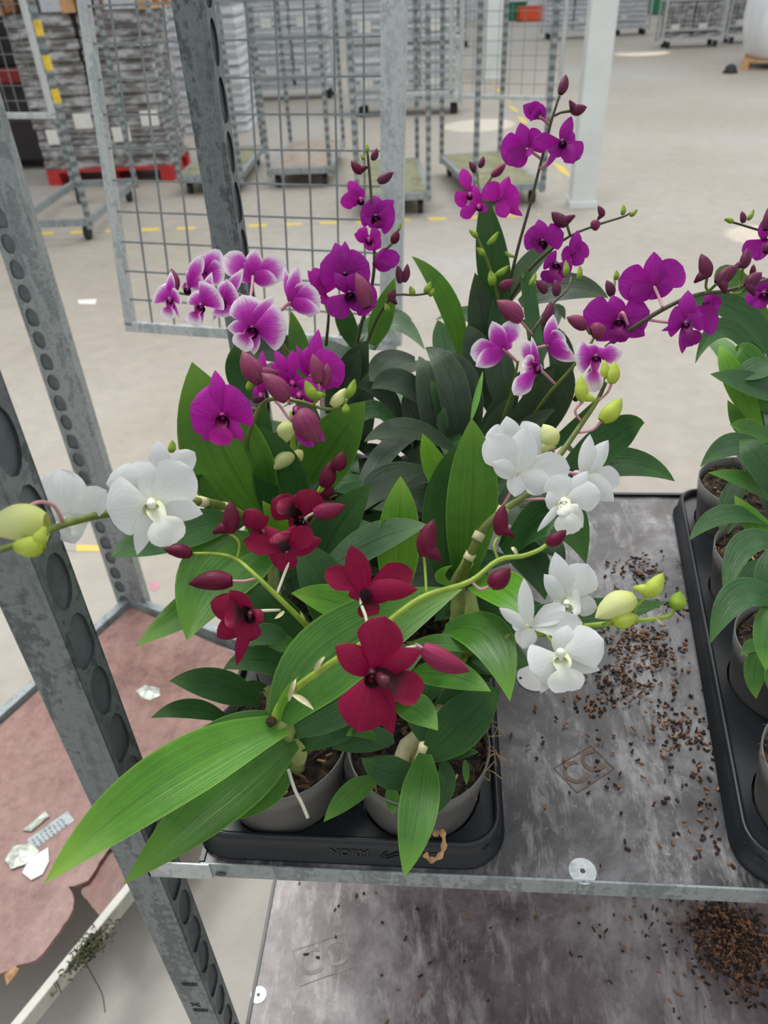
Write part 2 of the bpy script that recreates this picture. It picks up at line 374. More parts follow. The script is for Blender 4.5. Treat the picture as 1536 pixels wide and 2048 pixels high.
def slotted_post(t, x1, y0, z0, z1, zh, wx=.034, dy=.037, mat='galvanised_dark', back='slot_back', s=1, pitch=.0525, name='post', local=False):
    """x1: plane of the slotted side; body lies on the other side of it"""
    q = MB(); q.box((x1 - wx, y0, z0), (x1 - .0035, y0 + dy, z1)); p = mk(name, q, [mat], t, bevel=.0018, local=local)
    h = MB(); k0 = math.ceil((z0 - zh) / pitch + .5); k1 = math.floor((z1 - zh) / pitch - .5)
    Pf = lambda y, z, d: V((x1 + d, y, z))
    for k in range(k0, k1 + 1):
        ring_cell(h, Pf, y0 + dy / 2, zh + k * pitch, dy / 2 - .001, pitch / 2, dy * .35, pitch * .43, .0026, k % 2 == 0)
    zt = zh + (k1 + .5) * pitch; zb = zh + (k0 - .5) * pitch
    h.box((x1 - .0036, y0 + .001, zt), (x1, y0 + dy - .001, z1)); h.box((x1 - .0036, y0 + .001, z0), (x1, y0 + dy - .001, zb))
    h.box((x1 - .0045, y0, z0), (x1, y0 + .0013, z1)); h.box((x1 - .0045, y0 + dy - .0013, z0), (x1, y0 + dy, z1))
    mk('slotted_face', h, [mat, 'slot_dark'], p, local=local)
    h = MB(); h.box((x1 - .0032, y0 + .002, zb), (x1 - .0026, y0 + dy - .002, zt)); mk('slot_backing', h, back, p, local=local)
    return p
t = thing('plant_trolley', 'grey galvanised trolley frame with slotted corner posts holding the two orchid shelves', 'trolley', (-.265, YF, FZ))
slotted_post(t, -.247, YF, -.86, 1.15, .62 - .366 + .0, back='slot_back')
slotted_post(t, -.2405, .885, -.86, 1.15, .62 - .107, back='slot_dark')
q = MB()
for (p1, p2) in (((-.281, YF), (1.1, YF)), ((-.281, YB), (1.1, YB)), ((-.265, YF), (-.265, YB)), ((1.1, YF), (1.1, YB))): q.bar((p1[0], p1[1] + .018, -.85), (p2[0], p2[1] + .018, -.85), .036, .05)
mk('base_frame', q, 'galvanised', t, bevel=.003)
for x in (-.2, 1.05):
    for y in (.4, .85):
        q = MB(); q.add([(x + (.055 * math.cos(a * .2618)) , y + dx, -.944 + .055 * math.sin(a * .2618)) for dx in (-.015, .015) for a in range(24)], [(k, (k + 1) % 24, 24 + (k + 1) % 24, 24 + k) for k in range(24)] + [tuple(range(24)), tuple(range(24, 48))])
        q.bar((x, y, -.92), (x, y, -.87), .05, .05); mk('caster', q, 'rubber', t)
# scribbled ink marks on the front post
q = MB()
def ink(x, z, dx, dz): q.bar((x, YF - .0004, z), (x + dx, YF - .0004, z + dz), .0011, .0006, up=V((0, 1, 0)))
for x0, z0 in ((-.268, -.245), (-.268, -.31)):
    for k in range(3): ink(x0 + .004 * k, z0, .0025, .009)
    for k in range(2): ink(x0 - .002, z0 + .003 + .004 * k, .017, .0005)
ink(-.27, -.295, .01, .008); ink(-.27, -.287, .01, -.008)
mk('ink_marks', q, 'ink', t, label='black handwritten strokes')
def shelf(z, label, mat, xl):
    t = thing('trolley_shelf', label, 'shelf', (xl, YF, z - .012))
    q = MB(); q.box((xl, YF + .003, z - .012), (1.12, YB - .004, z)); mk('board', q, mat, t)
    q = MB(); q.box((xl - .003, YF, z - .019), (1.12, YF + .0025, z + .0015)); q.box((xl - .003, YF + .0025, z - .019), (1.12, YF + .016, z - .0165))
    mk('front_rail', q, 'galvanised', t, bevel=.0008)
    q = MB(); q.box((xl, YB - .004, z - .02), (1.12, YB + .001, z + .004)); q.box((xl - .004, YF + .003, z - .014), (xl, YB, z + .002)); mk('edge_trim', q, 'black_plastic', t)
    return t
sh = shelf(0, 'upper dark plywood shelf with galvanised front rail under the orchid trays', 'shelf_board', XL)
q = MB(); q.box((XL - .052, YF - .002, -.02), (XL + .006, YF + .0005, .003)); q.box((XL - .052, YF - .002, -.02), (XL - .049, YF + .012, .003)); mk('hook_bracket', q, 'galvanised_light', sh, bevel=.0008, label='lighter grey hook bracket')
def washer(x, y, z, par, r=.0115):
    q = MB(); q.disc((x, y, z), r, 0, .0009, 28, 0, .0022); mk('screw_washer', q, 'sheath' if 0 else 'galvanised_light', par, label='pale round washer with dark centre')
    q = MB(); q.disc((x, y, z), .0021, 0, .0006, 12, 0); mk('screw', q, 'slot_dark', par)
p = G(1165, 1743, 0); washer(p.x, p.y, 0, sh)
q = MB(); c = V((XL + .014, YF - .0011, -.011)); q.add([c + V((math.cos(a * .5236) * .005, -.0006 if k else 0, math.sin(a * .5236) * .0025)) for k in (0, 1) for a in range(12)], [(k, (k + 1) % 12, 12 + (k + 1) % 12, 12 + k) for k in range(12)] + [tuple(range(12, 24))]); mk('rivet', q, 'slot_dark', sh)
p = G(1068, 1352, 0); q = MB(); q.disc((p.x, p.y - .003, 0), .0185, 0, .0012, 36); mk('cover_disc', q, 'paper', sh, label='cream round cover disc')
ZL = -.37; XL2 = -.219
s2 = shelf(ZL, 'lower dark brown plywood shelf with a pile of bark crumbs at its right', 'low_board', XL2)
p = G(517, 1990, ZL); washer(p.x, p.y, ZL, s2, .0095)
def text(body, loc, rz, size, mat, par, name, ext=.0002, rx=0, label=None):
    cu = bpy.data.curves.new(name, 'FONT'); cu.body = body; cu.size = size; cu.extrude = ext; cu.align_x = 'CENTER'; cu.align_y = 'CENTER'; cu.offset = .0004
    o = bpy.data.objects.new(name, cu); COL.objects.link(o); dg = bpy.context.evaluated_depsgraph_get()
    me = bpy.data.meshes.new_from_object(o.evaluated_get(dg)); bpy.data.objects.remove(o)
    mo = bpy.data.objects.new(name, me); COL.objects.link(mo); me.materials.clear(); me.materials.append(M[mat]); mo.parent = par
    mo.location = V(loc) - rootloc(par); mo.rotation_euler = (rx, 0, rz)
    if label: mo['label'] = label
    return mo
plain('stamp_brown', '#5d4c3f', .6, 0, .25, 60); plain('stamp_grey', '#938985', .6, 0, .2, 60)
def stamp(px, z, par, mat, w_, h_, rz):
    c = G(*px, z); text('CC', (c.x, c.y, z + .0003), rz, h_ * 1.05, mat, par, 'stamped_logo', label='faded CC stamp')
    R_ = Matrix.Rotation(rz, 4, 'Z'); q = MB(); K = [c + R_ @ V((i * w_ / 2, j * h_ / 2, .0004)) for i, j in ((-1, -1), (1, -1), (1, 1), (-1, 1))]
    for i in range(4): q.bar(K[i], K[(i + 1) % 4], .0011, .0003)
    mk('logo_frame', q, mat, par)
stamp((1168, 1537), 0, sh, 'stamp_brown', .047, .031, .62)
stamp((645, 1918), ZL, s2, 'stamp_grey', .066, .042, .38)
# bark crumbs: uncountable stuff
def crumbs(name, label, spots, z, n, mats, sz=(.0035, .008), seed=1):
    r = random.Random(seed); q = MB()
    for (px, py, sx_, sy_, wt) in spots:
        c = G(px, py, z)
        for _ in range(int(n * wt)):
            x = c.x + r.gauss(0, sx_); y = c.y + r.gauss(0, sy_); l = r.uniform(*sz) / 2; w_ = r.uniform(.0005, .0013); zz = z + .001 + (r.random() * .004 if wt > .2 else 0)
            if not (-.2 < x < 1.1 and .345 < y < .89): continue
            mt = Matrix.Translation((x, y, zz)) @ Matrix.Rotation(r.uniform(0, 6.3), 4, 'Z') @ Matrix.Rotation(r.uniform(-.25, .25), 4, 'Y')
            q.box((-l, -w_, -.0009), (l, w_, .0009), 0 if r.random() < .45 else 1, mt)
    o = mk(name, q, mats); tag(o, label, 'bark crumbs', kind='stuff')
crumbs('bark_crumbs', 'brown bark crumbs scattered over the upper shelf between the two trays',
       [(1290, 1290, .018, .02, .5), (1240, 1360, .014, .012, .22), (1350, 1440, .012, .012, .14), (1380, 1480, .014, .01, .16), (1280, 1140, .02, .016, .25), (1190, 1410, .012, .01, .1), (1430, 1580, .02, .03, .16),
        (1250, 1330, .04, .05, .35), (1250, 1500, .06, .06, .25), (700, 1735, .05, .003, .14), (1450, 1670, .03, .02, .12), (1350, 1215, .01, .01, .08), (1440, 1390, .004, .03, .1)], 0, 330, ['bark_chip', 'bark_dark'], (.002, .0055), 3)
crumbs('bark_crumbs', 'heap of short brown bark crumbs on the right of the lower shelf',
       [(1460, 1900, .028, .022, 1.0), (1430, 1850, .02, .018, .5), (1500, 1860, .02, .02, .5), (1500, 1960, .02, .02, .3), (1350, 1900, .06, .05, .25), (900, 1880, .15, .06, .12)], ZL, 400, ['bark_chip', 'bark_dark'], (.002, .007), 4)
# ================================================================ TRAYS
def rrect(w_, h_, r, n=7):
    P = []
    for cx, cy, a0 in ((w_ / 2 - r, h_ / 2 - r, 0), (-w_ / 2 + r, h_ / 2 - r, 90), (-w_ / 2 + r, -h_ / 2 + r, 180), (w_ / 2 - r, -h_ / 2 + r, 270)):
        for k in range(n): a = math.radians(a0 + 90 * k / (n - 1)); P.append((cx + r * math.cos(a), cy + r * math.sin(a)))
    return P
def tray(label, loc, rz, w_, l_, px_, py_, rp, rows, name='plant_tray'):
    t = thing(name, label, 'tray', loc, rz)
    q = MB(); prof = [(0, .0, .036), (.001, .005, .036), (-.002, .0065, .034), (-.003, .025, .033), (-.004, .0295, .032), (-.006, .031, .030), (-.0085, .030, .028), (-.010, .020, .027)]
    n = 28
    for i, (o_, z, r) in enumerate(prof): q.v += [V((x, y, z)) for x, y in rrect(w_ + 2 * o_, l_ + 2 * o_, r)]
    for i in range(len(prof) - 1):
        for k in range(n): q.f.append([i * n + k, i * n + (k + 1) % n, (i + 1) * n + (k + 1) % n, (i + 1) * n + k]); q.m.append(0); q.uv.append(None)
    q.add([(x, y, .0005) for x, y in rrect(w_, l_, .036)], [tuple(reversed(range(n)))])
    mk('rim', q, 'black_plastic', t, smooth=True, local=True)
    q = MB(); hx = .0615; hy = .0585; zd = .022; y0 = -l_ / 2 + .065; py = (l_ - .13) / (rows - 1); P_ = lambda a_, b_, d: V((a_, b_, zd + d))
    for j in range(rows):
        for s in (-1, 1): ring_cell(q, P_, s * hx, y0 + py * j, hx, hy, rp, rp, .019, False, 32, 0, 0)
        if j: q.box((-2 * hx, y0 + py * (j - 1) + hy, zd - .003), (2 * hx, y0 + py * j - hy, zd))
    for s in (-1, 1): q.box((min(s * 2 * hx, s * (w_ / 2 - .006)), -l_ / 2 + .02, zd - .003), (max(s * 2 * hx, s * (w_ / 2 - .006)), l_ / 2 - .02, zd))
    mk('deck', q, 'black_plastic', t, local=True); q = MB(); q.box((-w_ / 2 + .02, -l_ / 2 + .02, .0005), (w_ / 2 - .02, l_ / 2 - .02, .002)); mk('underside', q, 'black_plastic', t, local=True)
    pts = [V((s * hx, y0 + py * j, .002)) for j in range(rows) for s in (-1, 1)]
    R_ = Matrix.Rotation(rz, 4, 'Z'); return t, [V(loc) + R_ @ p for p in pts]
TW, TL = .272, .548
tl_c = V((-.080, .3395 + TL / 2, 0))
trayL, potsL = tray('black plastic tray under the mixed orchids at the front left of the upper shelf', tl_c, 0, TW, TL, 2, 4, .0550, 4)
TF = .3395 + .0022
emb = text('NORM', (tl_c.x + .004, TF, .0155), math.pi * 0, .0115, 'black_plastic', trayL, 'embossed_lettering', .0008, math.radians(83))
text('PAC', (tl_c.x + .068, TF, .0155), math.pi * 0, .0115, 'black_plastic', trayL, 'embossed_lettering', .0008, math.radians(83))
q = MB()
for s_ in (-1, 1):
    for k in range(2):
        q.bar((tl_c.x + .033 + s_ * .002, TF - .0005, .010 + .003 * k), (tl_c.x + .041 + s_ * .005, TF - .0005, .0155 + .004 * k), .0012, .0012)
mk('embossed_leaf_mark', q, 'black_plastic', trayL)
# second tray: left rim line from the photograph
ra = G(1368, 962, .04); rb = G(1479, 1510, .04); dv = (ra - rb); ang = math.atan2(dv.y, dv.x) - math.pi / 2; dv.normalize(); nx = V((dv.y, -dv.x, 0))
cR = ra - dv * (TL / 2 - .005) + nx * (TW / 2 - .01); cR.z = 0
trayR, potsR = tray('black plastic tray standing askew at the right of the upper shelf with foliage only', cR, ang, TW, TL, 2, 4, .0550, 4)
# dry curled leaf on the tray
P_ = [W(*p) for p in ((868, 1668, 60.5e-2), (884, 1664, 60e-2), (888, 1690, 59.3e-2), (880, 1712, 59e-2), (862, 1720, 58.9e-2), (850, 1708, 59.2e-2))]
q = MB(); q.tube(smooth_pts(P_, 4), [.0022 + .0009 * math.sin(k * 1.7) for k in range(21)], 6); o = mk('dry_leaf', q, 'dry_leaf'); tag(o, 'curled dry brown leaf shred on the front rim of the left tray', 'dry leaf')
# ================================================================ TROLLEY WITH TORN RED-BROWN BASE
BZ = -.82
c0 = G(262, 1207, BZ); c1 = G(0, 1443, BZ); c2 = G(440, 1292, BZ)
dL = (c1 - c0).normalized(); dS = V((-dL.y, dL.x, 0)); 
if dS.x < 0: dS = -dS
t = thing('plant_trolley', 'trolley base with a torn red-brown board and a single slotted post at the left', 'trolley', c0 + dL * .6 + dS * .28 + V((0, 0, FZ - BZ)))
t.location.z = FZ
LL = 1.3; WW = .57
q = MB()
q.bar(c0, c0 + dL * LL, .022, .05); q.bar(c0, c0 + dS * WW, .022, .05); q.bar(c0 + dL * LL, c0 + dL * LL + dS * WW, .022, .05)
mk('base_frame', q, 'galvanised', t, bevel=.002)
ra_ = G(268, 1775, BZ + .01); rb_ = G(40, 2056, BZ + .01); dr = (rb_ - ra_).normalized()
q = MB(); q.bar(ra_ - dr * .5, rb_ + dr * .4, .017, .04); mk('side_rail', q, 'white_rail' if 'white_rail' in M else 'galvanised_light', t, bevel=.002, label='pale worn side rail')
for k, (a_, s_) in enumerate(((.05, .05), (1.2, .05), (.05, .5), (1.2, .5))):
    pc = c0 + dL * a_ + dS * s_; q = MB()
    q.add([pc + dL * (.05 * math.cos(j * .2618)) + dS * (.014 * e) + V((0, 0, -.13 + .05 * math.sin(j * .2618))) for e in (-1, 1) for j in range(24)], [(j, (j + 1) % 24, 24 + (j + 1) % 24, 24 + j) for j in range(24)] + [tuple(range(24)), tuple(range(24, 48))])
    q.bar(pc + V((0, 0, -.11)), pc + V((0, 0, -.03)), .045, .045); mk('caster', q, 'rubber', t)
def poly_board(name, pix, z, th, mat, par, jag=0, seed=2, jr=None):
    r = random.Random(seed); P = []
    for i in range(len(pix)):
        a_ = G(*pix[i], z); b_ = G(*pix[(i + 1) % len(pix)], z); n = 1
        if jr and jr[0] <= i < jr[1]: n = max(1, int((b_ - a_).length / .012))
        for k in range(n):
            p = a_.lerp(b_, k / n)
            if n > 1 and k: p = p + V((r.uniform(-jag, jag), r.uniform(-jag, jag), 0))
            P.append(p)
    n = len(P); q = MB(); q.add([p for p in P] + [p - V((0, 0, th)) for p in P], [tuple(range(n)), tuple(reversed(range(n, 2 * n)))] + [(i, n + i, n + (i + 1) % n, (i + 1) % n) for i in range(n)])
    return mk(name, q, mat, par)
poly_board('base_board', [(262, 1214), (-120, 1560), (-330, 1900), (-60, 1990), (35, 1930), (72, 1920), (117, 1866), (145, 1820), (148, 1800), (137, 1773), (176, 1761), (205, 1716), (222, 1694), (262, 1722), (330, 1650), (392, 1575), (560, 1345)], BZ + .012, .009, 'red_board', t, .0035, 3, (3, 13))
poly_board('torn_under_layer', [(222, 1670), (160, 1752), (168, 1795), (205, 1835), (245, 1785), (268, 1752), (262, 1700)], BZ + .002, .006, 'red_board_under', t, .003, 5, (0, 4))
# its slotted post (dark holes face the camera's left)
px_ = c0 + dS * .012 + dL * .02
slp = MB(); po = px_
hx = .047
P1 = YP(262, 1195, px_.y); xa = YP(246, 1195, px_.y).x; xb = YP(288, 1195, px_.y).x
q = MB(); q.box((xa + .02, px_.y, BZ - .03), (xb, px_.y + .035, 1.25)); p = mk('post', q, 'galvanised', t, bevel=.003)
h = MB(); zz = BZ; 
k = 0
while zz < 1.2:
    ring_cell(h, lambda a_, b_, d: V((xa + .0 + (a_) , px_.y + .006 - d, b_)), -.003, zz + .026, .0225, .026, .0135, .0205, .003, k % 2 == 0); zz += .052; k += 1
mk('slotted_face', h, ['galvanised', 'slot_dark'], p); h = MB(); h.box((xa - .024, px_.y + .0092, BZ), (xa + .019, px_.y + .012, 1.2)); mk('slot_backing', h, 'slot_back', p)
# rubbish on the board
t2 = thing('metal_label_plate', 'embossed metal plate with silver scraps lying on the torn red-brown board', 'metal plate', G(110, 1665, BZ + .012))
q = MB(); a_ = G(60, 1690, BZ + .0125); b_ = G(142, 1632, BZ + .0125); q.bar(a_, b_, .032, .0015)
for i in range(8):
    for j in range(3):
        pp = a_.lerp(b_, .1 + .1 * i); dd = (b_ - a_).normalized().cross(V((0, 0, 1))); q.bar(pp + dd * (.009 * (j - 1)), pp + dd * (.009 * (j - 1) + .005) + V((0, 0, .0015)), .003, .003)
mk('plate', q, 'galvanised', t2)
plain('foil', '#c6cbbf', .35, .2, .3, 60, .6)
def scrap(pix, z, label, mat='foil', cat='scrap', name='foil_scrap'):
    n = len(pix); P = [G(*p, z) for p in pix]; q = MB(); c = sum(P, V()) / n + V((0, 0, .006)); q.add(P + [c] + [p - V((0, 0, .002)) for p in P], [(i, (i + 1) % n, n) for i in range(n)] + [(i, n + 1 + i, n + 1 + (i + 1) % n, (i + 1) % n) for i in range(n)])
    o = mk(name, q, mat); return tag(o, label, cat)
scrap([(45, 1660), (90, 1622), (98, 1632), (62, 1662)], BZ + .0165, 'small crumpled silver foil scrap above the embossed plate')
scrap([(10, 1720), (25, 1692), (60, 1686), (78, 1702), (50, 1728), (22, 1738)], BZ + .017, 'greenish crumpled foil piece left of the white label')
scrap([(44, 1745), (60, 1715), (96, 1695), (98, 1722), (85, 1748), (62, 1760)], BZ + .016, 'angular white label piece on the torn board', 'paper', 'label')
scrap([(272, 1382), (290, 1370), (318, 1376), (320, 1390), (300, 1400), (285, 1396)], BZ + .0135, 'crumpled foil scrap on the red-brown board beside the post')
scrap([(155, 600), (193, 598), (190, 608), (158, 607)], FZ + .002, 'small white paper scrap on the concrete left of the wire gate', 'paper', 'paper')
scrap([(298, 1165), (312, 1160), (320, 1172), (310, 1182), (300, 1178)], FZ + .002, 'pink petal lying on the concrete behind the trolley', 'stem_pink', 'petal', 'fallen_petal')
scrap([(8, 1950), (30, 1932), (38, 1938), (22, 1960), (14, 1970)], BZ + .014, 'curled dry leaf at the torn edge of the board', 'dry_leaf', 'dry leaf', 'dry_leaf')
r = random.Random(5); q = MB(); mc = G(175, 1900, BZ + .03)
for k in range(260):
    p = mc + dr * r.gauss(0, .022) + V((r.gauss(0, .01), r.gauss(0, .01), r.gauss(0, .007))); e = p + V((r.uniform(-1, 1), r.uniform(-1, 1), r.uniform(-.6, .6))) * .010; q.tube([p, p.lerp(e, .5) + V((0, 0, .003)), e], r.uniform(.0008, .002), 4)
e0 = G(165, 1915, BZ + .02); q.tube(smooth_pts([e0, G(190, 1960, BZ - .02), G(205, 1990, BZ - .06), G(210, 2025, BZ - .08)]), .001, 5)
o = mk('moss_clump', q, 'moss'); tag(o, 'tangled clump of moss and roots stuck on the pale rail', 'moss', kind='stuff')
# ================================================================ WIRE PANELS
def mesh_panel(name, label, BL, BR, up, H, frame, wire, pitch, fm, cat='wire panel', pitch_z=None, mats=('galvanised_light', 'wire'), par=None, fr=None):
    t = par or thing(name, label, cat, (BL + BR) / 2); X = (BR - BL); L = X.length; X.normalize(); U = V(up).normalized(); N = X.cross(U)
    q = MB(); q.bar(BL - X * frame / 2, BR + X * frame / 2, frame, frame * .8, up=N); q.bar(BL, BL + U * H, frame, frame * .8, up=N); q.bar(BR, BR + U * H, fr or frame, frame * .8, up=N); q.bar(BL + U * H, BR + U * H, frame, frame * .8, up=N)
    if par:
        iv = (Matrix.Translation(par.location) @ Matrix.Rotation(par.rotation_euler.z, 4, 'Z')).inverted(); q.v = [iv @ x for x in q.v]
    o = mk('wire_panel' if par else 'frame', q, mats[0], t, bevel=frame * .1, local=bool(par))
    q = MB(); n = max(1, round(L / pitch))
    for i in range(1, n): q.bar(BL + X * L * i / n, BL + X * L * i / n + U * H, wire, wire)
    pz = pitch_z or pitch; n = int(H / pz)
    for i in range(1, n + 1): q.bar(BL + U * pz * i + N * wire, BR + U * pz * i + N * wire, wire, wire, up=N)
    if par: q.v = [iv @ x for x in q.v]
    mk('wire_grid', q, mats[1], o if par else t, local=bool(par)); return t
BL = G(262, 652, .03); BR = G(782, 690, .03); bk = V((0, 0, 1)).cross((BR - BL).normalized()); 
if bk.y < 0: bk = -bk
gt = mesh_panel('wire_gate', 'large light grey framed wire gate leaning behind the orchids', BL, BR, V((0, 0, 1)) * math.cos(math.radians(9.5)) + bk * math.sin(math.radians(9.5)), 1.25, .021, .0034, .0535, 0, 'gate', .0565, fr=.042)
# ================================================================ BACKGROUND TROLLEYS
def trolley(label, loc, rz, board_='low_board', L=1.35, Wd=.565, posts=True, parts_mat='galvanised', name='plant_trolley', group=None):
    t = thing(name, label, 'trolley', loc, rz, group); q = MB()
    z = .15
    for a_, b_ in (((0, 0), (Wd, 0)), ((Wd, 0), (Wd, L)), ((Wd, L), (0, L)), ((0, L), (0, 0))): q.bar((a_[0], a_[1], z), (b_[0], b_[1], z), .04, .05)
    mk('base_frame', q, parts_mat, t, local=True)
    if board_: q = MB(); q.box((.02, .02, z + .012), (Wd - .02, L - .02, z + .027)); mk('base_board', q, board_, t, local=True)
    for x in (0, Wd):
        for y in (0, L):
            if posts: q = MB(); q.box((x - .018, y - .018, .1), (x + .018, y + .018, 2.0)); mk('post', q, 'slotted', t, local=True)
            xx = x + (.06 if x == 0 else -.06); yy = y + (.08 if y == 0 else -.08); q = MB()
            q.add([(xx + .018 * e, yy + .055 * math.cos(j * .3927), .056 + .055 * math.sin(j * .3927)) for e in (-1, 1) for j in range(16)], [(j, (j + 1) % 16, 16 + (j + 1) % 16, 16 + j) for j in range(16)] + [tuple(range(16)), tuple(range(16, 32))])
            q.bar((xx, yy, .07), (xx, yy, .13), .045, .045); mk('caster', q, 'rubber', t, local=True)
    return t
board('mossy_board', ('#6d6a4f', '#86855f', '#98946f'), '#a8a36d', '#55543f', 4)
board('tan_board', ('#8f7c69', '#a08f7c', '#aa9b88'), '#b9b09f', '#6f6253', 6)
def tr_at(pA, pL, right=False, **k):      # a near corner of the base and the far corner of the same long side
    a_ = G(*pA, -.84); b_ = G(*pL, -.84); rz = math.atan2(b_.y - a_.y, b_.x - a_.x) - math.pi / 2
    if right: a_ = a_ - V((math.cos(rz), math.sin(rz), 0)) * .565
    return trolley(loc=(a_.x, a_.y, FZ), rz=rz, **k)
T1 = tr_at((538, 341), (577, 292), label='empty trolley with a brown base board seen through the middle of the wire gate', board_='tan_board')
T2 = tr_at((482, 350), (519, 302), True, label='empty trolley with a mossy base board behind the dark slotted post', board_='mossy_board')
T3 = tr_at((857, 388), (834, 318), True, label='trolley with a mossy base board right of the wire gate frame', board_='mossy_board')
T4 = tr_at((950, 378), (880, 310), label='empty trolley with a dark mossy board beside the white column', board_='mossy_board')
T5 = tr_at((177, 441), (266, 364), True, label='open trolley frame without a board at the far left, post wrapped in yellow tape', board_=None, posts=True)
for k in range(5):
    q = MB(); q.box((.565 - .0195, -.0195, .95 + .2 * k), (.565 + .0195, .0195, 1.04 + .2 * k)); mk('tape_wrap', q, 'yellow_tape', T5, local=True, label='yellow tape wrap')
def panel_px(par, pBL, pBR, dY, frame, wire, pitch, H=1.6):
    a_ = YP(*pBL, dY[0]); b_ = YP(*pBR, dY[1]); b_.z = a_.z = (a_.z + b_.z) / 2; return mesh_panel('', '', a_, b_, (0, 0, 1), H, frame, wire, pitch, 0, par=par)
panel_px(T5, (-60, 236), (104, 226), (5.35, 5.2), .035, .004, .085)
panel_px(T4, (921, 203), (1118, 187), (6.9, 6.6), .03, .0045, .095)
panel_px(T3, (782, 192), (902, 184), (6.9, 6.9), .03, .0045, .06)
# loaded trolleys further away
def load(name, label, loc, rz, size, layers, mat='tray_stack', group=None, seed=0):
    r = random.Random(seed); t = thing(name, label, 'stack', loc, rz, group); q = MB(); h = size[2] / layers
    for k in range(layers):
        j = r.uniform(-.012, .012); q.box((j, r.uniform(-.01, .01), k * h), (size[0] + j, size[1], (k + .86) * h)); q.box((.02, .02, (k + .86) * h), (size[0] - .02, size[1] - .02, (k + 1) * h))
    mk('layers', q, mat, t, local=True)
    for k in range(2 if size[2] > 1 else 1): q = MB(); q.box((.1 + k * size[0] * .5, -.018, size[2] * (.18 + .1 * k)), (.1 + k * size[0] * .5 + .17, -.014, size[2] * (.18 + .1 * k) + .13)); mk('paper_label', q, 'paper', t, local=True)
    return t
def pallet(name, label, loc, rz, mat, w_=1.2, l_=.8):
    t = thing(name, label, 'pallet', loc, rz); q = MB()
    for k in range(5): q.box((0, k * (l_ - .1) / 4, .115), (w_, k * (l_ - .1) / 4 + .1, .14))
    mk('deck_boards', q, mat, t, local=True)
    for x in (0, w_ / 2 - .06, w_ - .12):
        q = MB()
        for y in (0, l_ / 2 - .06, l_ - .12): q.box((x, y, .02), (x + .12, y + .12, .115))
        q.box((x, 0, 0), (x + .12, l_, .02)); mk('runner', q, mat, t, local=True)
a_ = G(100, 372, FZ); b_ = G(350, 362, FZ); rz = math.atan2(b_.y - a_.y, b_.x - a_.x)
pallet('pallet', 'red plastic pallet under the grey tray stacks at the left', (a_.x, a_.y, FZ), rz, 'red_plastic', 1.25, .8)
zt_ = YP(60, 30, a_.y).z; hs_ = zt_ - .0 - (FZ + .141)
load('tray_stack', 'left wrapped stack of grey trays on the red pallet', (a_.x, a_.y + .02, FZ + .141), rz, (.6, .76, hs_), 14, seed=1)
load('tray_stack', 'right wrapped stack of grey trays on the red pallet', (a_.x + .64 * math.cos(rz), a_.y + .02 + .64 * math.sin(rz), FZ + .141), rz, (.6, .76, hs_), 14, seed=2)
pallet('pallet', 'pale wooden pallet on top of the stacks at the upper left', (a_.x - .12, a_.y - .03, zt_ + .003), rz, 'pallet_wood', 1.45, .85)
load('tray_stack', 'upper grey tray stack on the pale wooden pallet', (a_.x - .02, a_.y + .02, zt_ + .146), rz, (1.2, .74, .8), 9, seed=5)
def long_load(px, py, L, Dp, H, label, seed, mat='wrap_stack', n=3):
    a_ = G(px, py, FZ); t = thing('loaded_trolley', label, 'trolley', (a_.x, a_.y, FZ)); q = MB(); q.box((0, 0, .15), (L, Dp, .2)); 
    for x in (0, L):
        for y in (0, Dp): q.box((x - .02, y - .02, .1), (x + .02, y + .02, 2.1))
    for z in (.85, 1.5): q.box((0, 0, z), (L, Dp, z + .03))
    mk('frame', q, 'galvanised_light', t, local=True)
    for x in (.1, L - .15):
        for y in (.1, Dp - .1): q = MB(); q.box((x, y - .02, 0), (x + .1, y + .02, .12)); mk('caster', q, 'rubber', t, local=True, bevel=.015)
    q = MB(); W_ = int(L / .085)
    for i in range(1, W_): q.box((L * i / W_ - .003, -.034, .35), (L * i / W_ + .003, -.028, 2.0))
    for i in range(20): q.box((0, -.04, .36 + .085 * i), (L, -.034, .366 + .085 * i))
    q.box((0, -.045, .32), (L, -.02, .35)); mk('wire_panel', q, 'galvanised_light', t, local=True)
    for k in range(n):
        load('tray_stack', label.replace('trolley', 'trolley load') + ', %s part' % ('left', 'middle', 'right', 'rightmost')[k], (a_.x + .05 + k * (L - .1) / n, a_.y + .03, FZ + .201), 0, ((L - .1) / n - .04, Dp - .06, .6 if H < 1 else .64), 9, mat, seed=seed + k)
        load('tray_stack', label.replace('trolley', 'trolley upper load') + ', %s part' % ('left', 'middle', 'right', 'rightmost')[k], (a_.x + .05 + k * (L - .1) / n, a_.y + .03, FZ + .881), 0, ((L - .1) / n - .04, Dp - .06, .5), 8, mat, seed=seed + k + 9)
    return t
long_load(452, 205, 1.75, .6, 1.8, 'long trolley of wrapped grey trays behind the gate', 20, n=3)
long_load(702, 236, 1.5, .6, 1.8, 'trolley of pale wrapped stacks behind the gate frame', 30, n=3)
long_load(850, 98, 1.1, .6, 1.8, 'grey trolley stacked behind the far white column', 40, 'tray_stack', n=2)
long_load(1086, 80, 1.5, .6, 1.8, 'trolley of white wrapped packs left of the white column', 50, n=2)
long_load(1225, 72, .9, .6, 1.8, 'trolley of white wrapped packs right of the white column', 60, n=1)
long_load(1322, 98, 1.25, .6, 1.8, 'empty looking trolley with a red shelf edge near the big bag', 70, 'tray_stack', n=2)
long_load(1450, 88, 1.2, .6, 1.8, 'trolley partly behind the big white bag', 75, 'tray_stack', n=2)
a_ = G(1180, 98, FZ); q = MB(); q.box((0, -.1, .3), (2.3, .9, .5))
